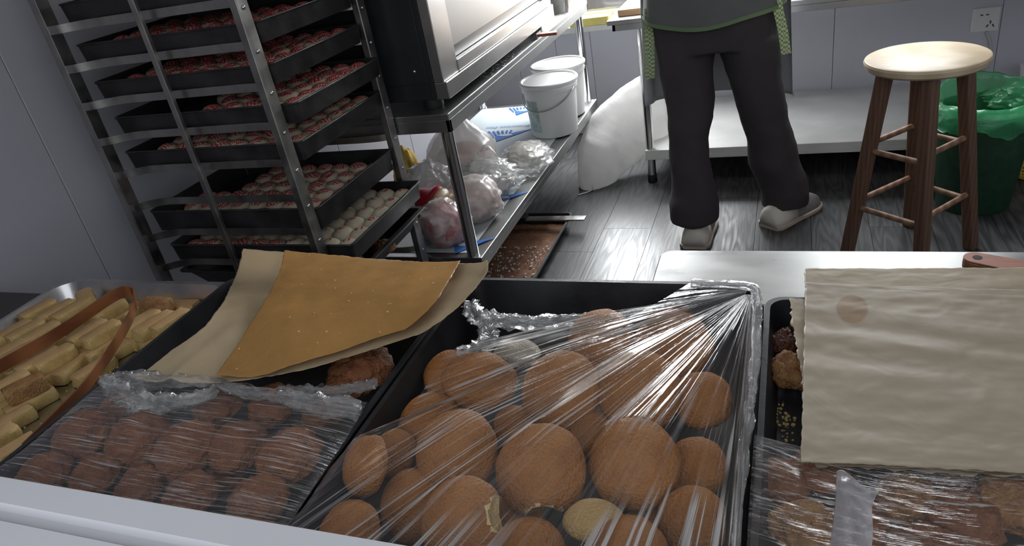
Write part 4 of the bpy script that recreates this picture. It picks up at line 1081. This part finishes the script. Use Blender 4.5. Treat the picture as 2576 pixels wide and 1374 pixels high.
# ---------------------------------------------------------------- cakes
CAKES = {'mid': [], 'left': [], 'right': []}
def cake_mesh(seed, r, rz, lump=.05, crack=0.0, bite=None, rough_rim=.02, ob=1.0):
    n, m = 44, 26; loops = []; bit = []
    for j in range(m+1):
        a = -PI/2 + PI*(j+.001)/(m+.002)
        ca, sa = math.cos(a), math.sin(a)
        L = []
        for i in range(n):
            th = 2*PI*i/n
            rr = abs(ca)**(.62 if sa < 0 else .80)
            p = Vector((rr*math.cos(th), rr*math.sin(th)*ob, sa if sa > 0 else sa*.30))
            q = p + Vector((seed*3.7, seed*1.3, 0))
            k = 1 + lump*fbm(q, 1.6, 3) + rough_rim*fbm(q, 9, 2)*(1 if abs(sa) < .4 else .3)
            if crack:
                c_ = abs(fbm(q, 2.4, 3)); k += -crack*max(0, .22-c_)*2.2*(1 if sa > 0 else 0) + crack*.4*fbm(q, 6, 2)
            p = Vector((p.x*r*k, p.y*r*k, p.z*rz*k))
            if bite:
                for bc_, br in bite:
                    d = p - Vector(bc_)
                    jag = br*(1+.10*fbm(p, 260, 2))
                    if d.length < jag: p = Vector(bc_) + d.normalized()*jag
            L.append(p)
        loops.append(L)
    mb = MB(); mb.loft(loops)
    if bite:
        mi = []
        for f in mb.f:
            c_ = sum((Vector(mb.v[k]) for k in f), Vector())/len(f)
            mi.append(1 if any((c_-Vector(b_)).length < r_*1.10 for b_, r_ in bite) else 0)
        mb.mi = mi
    return mb
def cake(name, px_, py_, wpx, z, label, cat, group, mat, key, rz=.5, tilt=18, roll=0, seed=0, lump=.05, crack=0, bite=None, ob=1.0, extra=None):
    p = onz(px_, py_, z); r = wpx / ppm(p)
    mb = cake_mesh(seed, r, r*rz, lump, crack, bite=[(Vector(b)*r, br*r) for b, br in bite] if bite else None, ob=ob)
    o = mb.build(name, [mat, M['crumb']] if bite else mat, smooth=True)
    o.location = p; o.rotation_euler = (RAD(tilt), RAD(roll), seed*0.0 if bite else 0)
    CAKES[key].append(o)
    return tag(o, label, cat, group)
GM = 'round cakes in the middle tray'
mid = [ # px, py, half width px, z, tilt, roll, label, opts
 (1130, 945, 68, .795, 18, 0, 'golden round cake at the back left of the middle tray, half hidden', {}),
 (1205, 960, 100, .812, 12, 6, 'golden oval cake under bright film at the back left of the middle tray', dict(ob=.8)),
 (1412, 985, 104, .812, 24, 0, 'large golden round cake behind the centre cakes, middle tray', {}),
 (1607, 985, 105, .814, 26, 0, 'large golden round cake with film streaks, right of centre, second from back', {}),
 (1765, 1008, 76, .800, 20, 0, 'round cake against the right wall of the middle tray, second row', {}),
 (1510, 850, 82, .812, 10, 0, 'shiny wrapped round cake at the back of the middle tray', {}),
 (1692, 872, 98, .800, 18, 0, 'round cake near the gathered film corner of the middle tray', {}),
 (1150, 1138, 109, .822, 26, 0, 'large plain golden cake left of the centre of the middle tray', {}),
 (1360, 1182, 118, .828, 24, 0, 'golden cake with a torn pale lower edge, centre of the middle tray', dict(bite=[((.28, -1.10, .05), .44)])),
 (1595, 1168, 116, .826, 26, 0, 'large smooth golden cake with bright film streaks, right of the torn one', {}),
 (1752, 1178, 78, .803, 26, 0, 'golden cake by the right wall of the middle tray, third row', {}),
 (925, 1172, 92, .822, 30, -38, 'golden cake tipped on edge at the left wall of the middle tray', dict(ob=.8)),
 (1165, 1312, 112, .828, 26, 0, 'golden cake with a bite out of its right edge, front of middle tray', dict(bite=[((1.08, .30, .10), .46)])),
 (878, 1345, 86, .818, 14, 0, 'golden cake cut off by the white ledge, front left of middle tray', {}),
 (1330, 1400, 98, .816, 16, 0, 'golden cake half out of the picture below the centre', {}),
 (1580, 1402, 104, .820, 16, 0, 'golden cake at the bottom edge, right of the pale bun', {}),
 (1742, 1312, 88, .805, 26, 0, 'golden cake by the right wall of the middle tray, nearest the front', {}),
 (1080, 1068, 84, .790, 18, 0, 'shaded cake underneath the plain golden cake, left of centre', {}),
 (1040, 1270, 92, .787, 22, 0, 'dark shaded cake lying low between tipped cake and bitten cake', {}),
 (990, 1140, 62, .789, 18, 0, 'shaded cake partly under the tipped cake at the left wall', {}),
 (1290, 1066, 50, .788, 14, 0, 'small glimpse of a low cake behind the torn cake', {}),
 (1490, 1090, 56, .788, 14, 0, 'low cake between the two large centre cakes', {}),
 (1300, 1300, 70, .785, 14, 0, 'low cake in shadow just below the torn cake', {}),
 (1650, 1270, 78, .786, 14, 0, 'low shaded cake to the right of the pale bun', {}),
 (1500, 960, 60, .786, 14, 0, 'low cake in the gap behind the centre pair', {}),
]
for i, (a, b, w, z, ti, ro, lab, kw) in enumerate(mid):
    cake('round_cake', a, b, w, z, lab, 'cake', GM, M['cake'], 'mid', rz=.50, tilt=ti+12, roll=ro, seed=i+1, **kw)
cake('pale_bun', 1492, 1312, 80, .826, 'small pale yellow bun lying on top of the golden cakes', 'bun', None, M['cake_pale'], 'mid', rz=.58, tilt=10, roll=-8, seed=77, lump=.04, ob=.72)
cake('white_pastry', 1300, 893, 62, .790, 'whitish pastry under crumpled film at the back of the middle tray', 'pastry', None, M['pale_dough'], 'mid', rz=.5, tilt=8, seed=78, lump=.10, ob=.7)
for i, (x, y, lab) in enumerate(((-1.10, 1.46, 'brown cake lump in the lowest rack tray, nearest the front'), (-1.06, 1.56, 'brown cake lump in the lowest rack tray, at its right wall'), (-1.14, 1.60, 'brown cake lump in the lowest rack tray, rearmost one'))):
    o = cake_mesh(300+i, .036, .024, .12, .2).build('brown_cake', M['walnut'], smooth=True)
    o.location = (x, y, traypos[8][2] + .0105); tag(o, lab, 'cake', 'lumps in the lowest rack tray')
lft = [
 (212, 1098, 78, .810, 'dark brown lumpy cake at the left wall of the second tray'),
 (350, 1108, 84, .814, 'smooth-topped brown cake second in the middle row of the second tray'),
 (470, 1135, 86, .816, 'cracked brown cake in the centre of the second tray'),
 (597, 1128, 78, .812, 'brown cake with a nutty top, right of the cracked one'),
 (728, 1150, 84, .816, 'largest brown cake at the right wall of the second tray'),
 (548, 1022, 66, .808, 'brown cake in the back row below the film knot'),
 (690, 1022, 66, .806, 'brown cake in the back row of the second tray, middle one'),
 (818, 1028, 62, .804, 'brown cake in the back row by the right wall of the second tray'),
 (112, 1198, 72, .806, 'brown cake at the front left corner of the second tray'),
 (238, 1202, 66, .808, 'brown cake in the front row, second from the left corner'),
 (352, 1230, 66, .806, 'rough brown cake in the front row, third from left'),
 (478, 1252, 72, .810, 'brown cake in the front row under yellow film streaks'),
 (648, 1268, 82, .812, 'brown cake at the front right corner of the second tray'),
 (290, 1040, 56, .792, 'low brown cake behind the left pair in the second tray'),
 (905, 935, 84, .800, 'flat brown cake under the paper at the back of the second tray'),
 (860, 985, 52, .798, 'small brown cake peeping out near the right rim of the second tray'),
 (560, 1200, 60, .786, 'low dark cake between front and middle rows of the second tray'),
]
for i, (a, b, w, z, lab) in enumerate(lft):
    cake('brown_cake', a, b, w, z, lab, 'cake', 'brown cakes in the second tray', M['walnut'], 'left', rz=.60, tilt=14, seed=100+i*2, lump=.12, crack=.22)
rgt = [
 ('pastry', 1968, 868, 46, .772, 'dark glazed pastry at the back left of the right tray', M['pastry_dark'], .7, .25),
 ('pastry', 2020, 850, 46, .772, 'dark glazed pastry behind, half under the beige paper', M['pastry_dark'], .7, .25),
 ('pastry', 1995, 940, 56, .776, 'golden flaky pastry with spiral layers beside the beige paper', M['pastry'], .75, .20),
 ('pastry', 1960, 1215, 74, .772, 'brown pastry under film at the left wall of the right tray', M['walnut'], .55, .15),
 ('pastry', 2060, 1190, 70, .776, 'brown pastry under film just below the paper corner', M['walnut'], .55, .15),
 ('pastry', 2030, 1345, 88, .776, 'brown flaky pastry at the front left of the right tray', M['pastry'], .5, .2),
 ('pastry', 2285, 1265, 80, .774, 'tan folded pastry right of the milky plastic scrap', M['pastry'], .6, .2),
 ('pastry', 2420, 1310, 95, .776, 'dark brown pastry in the front row of the right tray', M['walnut'], .55, .15),
 ('pastry', 2545, 1270, 90, .778, 'tan flaky pastry at the right picture edge', M['pastry'], .6, .2),
 ('pastry', 2320, 1400, 90, .776, 'brown pastry at the bottom edge of the right tray', M['walnut'], .55, .15),
 ('pastry', 2160, 1330, 80, .772, 'brown pastry behind the milky plastic scrap', M['walnut'], .55, .15),
 ('pastry', 2400, 1225, 80, .770, 'dark pastry in the shade of the beige papers', M['pastry_dark'], .55, .15),
]
for i, (nm, a, b, w, z, lab, mt, rz, ck) in enumerate(rgt):
    cake('flaky_pastry' if mt is M['pastry'] else 'brown_pastry', a, b, w, z, lab, 'pastry', 'pastries in the right tray', mt, 'right', rz=rz, tilt=10, roll=(i % 3-1)*8, seed=200+i*3, lump=.22, crack=ck)
cr = MB(); rg = random.Random(14)
for i in range(130):
    a, b = rg.choice([(1930, 850), (1925, 925), (1945, 1030), (1975, 1065)]); p = onz(a+rg.gauss(0, 14), b+rg.gauss(0, 22), CT+.0026)
    if p.x < -.012: continue
    s = rg.uniform(.0006, .0028); cr.box(p, (s, s*1.3, s), Matrix.Rotation(rg.uniform(0, 3), 3, 'Z'))
tag(cr.build('pastry_crumbs', M['crumb']), 'yellow crumbs on the black floor of the right tray', 'crumbs', kind='stuff')

# ---------------------------------------------------------------- papers
def wave(G, f):
    for j, r_ in enumerate(G):
        for i, p in enumerate(r_): f(p, i/(len(r_)-1), j/(len(G)-1))
# left: light sheet below, oiled sheet on top
top = [ony(612, 626, .895), ony(715, 634, .893), ony(900, 648, .888), ony(1060, 660, .875), ony(1190, 664, .855), ony(1226, 655, .845)]
lef = [ony(612, 626, .895), ony(590, 705, .85), onz(520, 815, .858), onz(420, 890, .852), onz(338, 955, .846)]
rig = [ony(1226, 655, .845), ony(1222, 690, .815), onz(1150, 775, .868), onz(1075, 830, .862), onz(1020, 852, .858)]
bot = [onz(338, 955, .846), onz(480, 965, .846), onz(600, 960, .848), onz(740, 935, .850), onz(880, 898, .853), onz(1020, 852, .858)]
G = coons(top, bot, lef, rig, 90, 70)
def f1(p, u, v):
    p.z += .0025*fbm(p, 14, 3) - .003*math.sin(PI*u)*math.sin(PI*v) + .010*math.exp(-((u-.07-.10*v)/.03)**2)*max(0, v-.35)
    if u < .005 or u > .995 or v < .005 or v > .995: p.x += .0015*fbm(p, 120); p.y += .0015*fbm(p+Vector((5, 0, 0)), 120)
wave(G, f1)
tag(grid_obj('brown_paper', G, M['paper_light'], solid=.0004), 'light brown paper sheet peeping out beneath the oiled sheet', 'paper')
top = [ony(716, 631, .885), ony(860, 645, .882), ony(1000, 657, .875), ony(1158, 657, .850)]
lef = [ony(716, 631, .885), onz(700, 690, .878), onz(640, 800, .868), onz(545, 945, .856)]
rig = [ony(1158, 657, .850), onz(1100, 752, .880), onz(1055, 800, .875), onz(1020, 826, .872)]
bot = [onz(545, 945, .856), onz(640, 948, .857), onz(740, 918, .860), onz(850, 885, .863), onz(940, 850, .868), onz(1020, 826, .872)]
G = coons(top, bot, lef, rig, 90, 70)
def f2(p, u, v):
    p.z += .002*fbm(p, 12, 3) + .004*math.sin(PI*u)*math.sin(PI*v) 
    if u < .005 or u > .995 or v < .005 or v > .995: p.x += .0012*fbm(p, 120); p.y += .0012*fbm(p+Vector((5, 0, 0)), 120)
wave(G, f2)
tag(grid_obj('brown_paper', G, M['paper_oiled'], solid=.0004), 'orange-brown oil-soaked paper sheet lying over the second tray', 'paper')
sp = MB(); rg = random.Random(31)
for k_ in range(60):
    p = G[rg.randrange(4, 66)][rg.randrange(4, 86)]; s = rg.uniform(.0004, .0014)
    sp.box((p.x, p.y, p.z+.0008), (s, s*1.5, s), Matrix.Rotation(rg.uniform(0, 3), 3, 'Z'))
tag(sp.build('paper_crumbs', M['crumb']), 'tiny pale crumbs scattered on the oiled brown paper', 'crumbs', kind='stuff')
# right: three stacked sheets
def rsheet(name, q, label, mat, dz, seed, wr, tear=.0016):
    (tl, tr_, bl, br) = q; z = .829 + dz
    def pz(p, z_): return onz(p[0], p[1], z_)
    A, B, C_, D = pz(tl, z), pz(tr_, z+.002), pz(bl, z-.006), pz(br, z-.004)
    G = coons([A, A.lerp(B, .5), B], [C_, C_.lerp(D, .5), D], [A, A.lerp(C_, .5), C_], [B, B.lerp(D, .5), D], 110, 110)
    def f(p, u, v):
        k = math.exp(-((v-.42)/.17)**2)
        p.z += wr*(.0016*k*math.sin(34*(v - .10*u + .05*math.sin(5*u+seed)) + 2*fbm((u*2, v*3, seed), 1))*(1-.5*u) + .0011*fbm((u*1.6, v*5+seed, seed), 1.8, 3) + .0005*fbm((u*7, v*9, seed), 2, 2))
        e = min(u, 1-u, v, 1-v)
        if e < .005:
            p.x += tear*fbm(p, 90, 3); p.y += tear*fbm(p+Vector((5, 0, 0)), 90, 3)
    wave(G, f)
    return tag(grid_obj(name, G, mat, solid=.0004), label, 'paper', 'beige papers on the right tray')
rsheet('baking_paper', ((2024, 676), (3000, 672), (2026, 1120), (3000, 1160)), 'rearmost beige baking paper, its top edge showing behind the others', M['paper_edge'], -.012, 3, .8)
rsheet('baking_paper', ((1984, 752), (2740, 764), (2050, 1172), (3000, 1222)), 'lowest beige baking paper with edges sticking out at left and front', M['paper_edge'], -.017, 7, .5, .004)
rsheet('baking_paper', ((2030, 735), (3000, 742), (2040, 1166), (3000, 1212)), 'middle beige baking paper just under the top sheet', M['paper_edge'], -.006, 5, .8)
rsheet('baking_paper', ((2027, 712), (3000, 746), (2014, 1162), (3000, 1208)), 'top beige baking paper with an oval grease stain and soft creases', M['paper_big'], 0, 1, 1.0)

# ---------------------------------------------------------------- stretch film
from mathutils.bvhtree import BVHTree
def surf_h(key, X, Y, pad=.002):
    vs, fs = [], []
    for o in CAKES[key]:
        mw = Matrix.LocRotScale(o.location, o.rotation_euler, None); b0 = len(vs)
        vs += [mw @ v.co for v in o.data.vertices]; fs += [tuple(k+b0 for k in p.vertices) for p in o.data.polygons]
    T = BVHTree.FromPolygons(vs, fs); H = np.full(X.shape, -1.0); dn = Vector((0, 0, -1))
    for j in range(X.shape[0]):
        for i in range(X.shape[1]):
            h = T.ray_cast(Vector((X[j, i], Y[j, i], 1.2)), dn)[0]
            if h is not None: H[j, i] = h.z + pad
    return H
def drape(P, key, fixed, it=60, pad=.003):
    H = surf_h(key, P[..., 0], P[..., 1], pad)
    Z = np.where(fixed, P[..., 2], np.maximum(P[..., 2], H)); Z0 = P[..., 2].copy()
    for _ in range(it):
        A = Z.copy()
        A[1:-1, 1:-1] = (Z[:-2, 1:-1]+Z[2:, 1:-1]+Z[1:-1, :-2]+Z[1:-1, 2:])/4
        A = np.maximum(A, H); Z = np.where(fixed, Z0, A)
    P[..., 2] = Z; return P
def to_grid(P): return [[Vector(P[j, i]) for i in range(P.shape[1])] for j in range(P.shape[0])]
# middle tray: film gathered at the back right corner and fanning out
corner = onz(1893, 730, .826)
rim = [onz(1180, 868, .838), onz(1120, 895, .838), onz(1060, 990, .834), onz(1000, 1072, .832), onz(900, 1128, .826), onz(830, 1180, .824), Vector((-.462, .42, .824)), Vector((-.462, .30, .824)), Vector((-.30, .288, .826)), Vector((-.16, .288, .826)), Vector((-.04, .288, .824)), Vector((-.036, .40, .824)), Vector((-.034, .60, .824)), Vector((-.034, .76, .824))]
rim = [onz(1735, 712, .824), onz(1600, 790, .832), onz(1440, 838, .838), onz(1290, 860, .838)] + rim
nu, nv = 720, 64
Bd = smooth_line(rim, nu)
P = np.zeros((nv, nu, 3))
for j in range(nv):
    v = (j/(nv-1))**1.15
    for i in range(nu):
        P[j, i] = tuple(corner.lerp(Bd[i], .02 + .98*v))
fx = np.zeros((nv, nu), bool); fx[0] = True; fx[-1] = True
P = drape(P, 'mid', fx, 1200)
for j in range(nv):
    v = j/(nv-1)
    for i in range(nu):
        u = i/(nu-1)
        P[j, i, 2] += .0010*fbm((u*40, v*1.1, 2), 1, 2)*min(1, v*5)*(1.25-v) + .0032*max(0, 1-4.5*abs(fbm((u*52, v*.9, 4), 1, 2)))**2*min(1, v*6)*(.35+max(0, fbm((u*5, v*2, 9), 1, 2)))
tag(grid_obj('stretch_film', to_grid(P), M['film_fan']), 'clear stretch film fanning out over the golden cakes from the tray corner', 'film')
# its gathered edge along the right rim and the back corner, and the loose twist at the back left
def scrunch(name, pts, rad, mat, label, cat, seed, parent=None, n=90, k=26):
    L = smooth_line(pts, n); lo = []
    for i, p in enumerate(L):
        t = (L[min(i+1, n-1)] - L[max(i-1, 0)]).normalized(); a = Vector((0, 0, 1)); e1 = (a - t*a.dot(t)).normalized(); e2 = t.cross(e1)
        r0 = rad(i/(n-1)) if callable(rad) else rad
        lo.append([p + (e1*math.cos(2*PI*j/k)*.75 + e2*math.sin(2*PI*j/k)) * r0*(1+.75*fbm((math.cos(2*PI*j/k)*1.6+seed, math.sin(2*PI*j/k)*1.6, i*.16), 1.0, 3) + .35*math.sin(j*4+i*.13)) for j in range(k)])
    o = MB().loft(lo).build(name, mat, parent, smooth=True)
    return tag(o, label, cat) if label else o
scrunch('film_twist', [onz(1183, 770, .822), onz(1205, 800, .826), onz(1262, 806, .828), onz(1330, 812, .826), onz(1420, 806, .822), onz(1500, 798, .82)], lambda t: .009*(1-.5*t)+.003, M['film_scrunch'], 'loose twist of clear film along the back of the middle tray', 'film', 5)
scrunch('film_twist', [onz(1210, 800, .826), onz(1232, 850, .828), onz(1195, 880, .836), onz(1150, 888, .842)], lambda t: .007+.003*math.sin(PI*t), M['film_scrunch'], 'short upright fold of clear film beside the oval cake', 'film', 6)
scrunch('film_bead', [onz(1740, 713, .824), onz(1830, 716, .828), onz(1885, 722, .829), onz(1903, 745, .829), onz(1902, 860, .826), onz(1890, 1000, .824), onz(1872, 1150, .823), onz(1850, 1370, .823)], lambda t: .0055-.002*t, M['film_scrunch'], 'crinkled bead of clear film along the right rim of the middle tray', 'film', 7)
# second tray: film stretched sideways
Lb = [onz(268, 955, .838), onz(400, 968, .838), onz(550, 975, .842), onz(700, 990, .838), onz(830, 1000, .836), onz(925, 1012, .828)]
Ll = [onz(268, 955, .838), onz(190, 1020, .832), onz(60, 1130, .826), onz(-60, 1215, .824)]
Lr = [onz(925, 1012, .828), onz(870, 1105, .825), onz(790, 1225, .824), onz(735, 1310, .824), onz(680, 1390, .824)]
Lf = [onz(-60, 1215, .824), onz(200, 1290, .824), onz(460, 1350, .824), onz(680, 1390, .824)]
G = coons(Lb, Lf, Ll, Lr, 200, 150)
P = np.array([[tuple(p) for p in r_] for r_ in G]); fx = np.zeros(P.shape[:2], bool); fx[0] = fx[-1] = True; fx[:, 0] = fx[:, -1] = True
P = drape(P, 'left', fx, 2000, .004)
for j in range(P.shape[0]):
    for i in range(P.shape[1]):
        u, v = i/199, j/149
        P[j, i, 2] += .0006*fbm((u*1.5, v*55, 1), 1, 3) + .0020*max(0, 1-4*abs(fbm((u*1.1, v*38, 6), 1, 2)))**2*(.3+max(0, fbm((u*3, v*4, 8), 1, 2)))
tag(grid_obj('stretch_film', to_grid(P), M['film_left']), 'clear stretch film pulled tight over the brown cakes of the second tray', 'film')
scrunch('film_twist', [onz(262, 952, .838), onz(300, 985, .842), onz(345, 1010, .845), onz(430, 1012, .845), onz(500, 1000, .846), onz(545, 975, .848)], lambda t: .007+.005*math.sin(PI*t), M['film_scrunch'], 'crumpled film fold at the left of the second tray', 'film', 11)
scrunch('film_twist', [onz(262, 955, .838), onz(400, 960, .844), onz(530, 962, .848), onz(555, 968, .849), onz(600, 980, .847), onz(720, 1000, .842), onz(830, 1022, .836), onz(905, 1036, .829)], lambda t: .0085+.003*math.sin(9*t), M['film_scrunch'], 'rolled film edge running across the second tray below the brown paper', 'film', 12)
scrunch('film_twist', [onz(700, 985, .842), onz(820, 985, .838), onz(900, 975, .832), onz(945, 962, .826)], lambda t: .007, M['film_scrunch'], 'short rolled film edge reaching the right rim of the second tray', 'film', 13)
# right tray: film over the front pastries
Lb = [onz(1898, 1092, .811), onz(2000, 1120, .818), onz(2200, 1165, .822), onz(2450, 1190, .822), onz(2760, 1200, .818)]
Lf = [Vector((-.028, .29, .811)), Vector((.1, .29, .811)), Vector((.26, .29, .811)), Vector((.40, .29, .811))]
Ll = [onz(1898, 1092, .811), onz(1886, 1250, .811), Vector((-.028, .29, .811))]
Lr = [onz(2760, 1200, .818), Vector((.40, .40, .811)), Vector((.40, .29, .811))]
G = coons(Lb, Lf, Ll, Lr, 160, 110)
P = np.array([[tuple(p) for p in r_] for r_ in G]); fx = np.zeros(P.shape[:2], bool); fx[0] = fx[-1] = True; fx[:, 0] = fx[:, -1] = True
P = drape(P, 'right', fx, 1200, .003)
for j in range(P.shape[0]):
    for i in range(P.shape[1]):
        u, v = i/159, j/109
        P[j, i, 2] += .0012*fbm((u*3+v*6, v*30-u*12, 1), 1, 3)
tag(grid_obj('stretch_film', to_grid(P), M['film_right']), 'clear stretch film over the pastries in front of the beige papers', 'film')
# milky scrap of plastic standing on it
A = [onz(2106, 1186, .866), onz(2160, 1205, .876), onz(2212, 1232, .872)]
Bt = [onz(2085, 1400, .842), onz(2140, 1410, .848), onz(2192, 1400, .842)]
G = coons(A, Bt, [A[0], onz(2100, 1290, .858), Bt[0]], [A[2], onz(2195, 1270, .864), onz(2196, 1330, .852), Bt[2]], 30, 50)
wave(G, lambda p, u, v: setattr(p, 'z', p.z + .004*fbm(p, 40, 3) + .003*math.sin(6*u)))
tag(grid_obj('plastic_scrap', G, M['bag_scrap'], solid=.0005), 'milky scrap of plastic standing up at the bottom right', 'plastic')

# ---------------------------------------------------------------- tool with a wooden handle on the steel side table
e = thing('wooden_handle_tool', (.26, 1.03, .776), 'scraper with a reddish wooden handle on the steel side table', 'scraper')
a = onz(2424, 642, .792); d = (onz(2600, 676, .792) - a); d.z = 0; d.normalize(); s_ = Vector((-d.y, d.x, 0))
def hprof(t): return .0155*math.sqrt(max(0, 1-((.016-t)/.016)**2)) if t < .016 else .0155 + .002*min(1, (t-.016)/.05)
ts = [.0003, .002, .005, .009, .013, .016, .03, .06, .10, .14]
hole = .017
def hring(z0, z1):
    out = []
    for t in ts: out.append((a + d*t + s_*hprof(t)))
    for t in reversed(ts): out.append((a + d*t - s_*hprof(t)))
    return [[Vector((p.x, p.y, z)) for p in out] for z in (z0, z1)]
MB().loft(hring(.7758, .7905)).build('handle', [M['handle_side']], e, bevel=.002)
MB().loft(hring(.7906, .7925)).build('handle_face', [M['handle']], e, bevel=.0008)
MB().lathe([(.0058, .7926), (.0058, .7930), (.001, .7930)], (a.x+d.x*hole, a.y+d.y*hole, 0), 20).build('hole', M['dark_hole'], e)
MB().span((a.x+d.x*.14, a.y+d.y*.14-.03, .7765), (a.x+d.x*.14+.12, a.y+d.y*.14+.03, .7785)).build('blade', M['steel'], e)
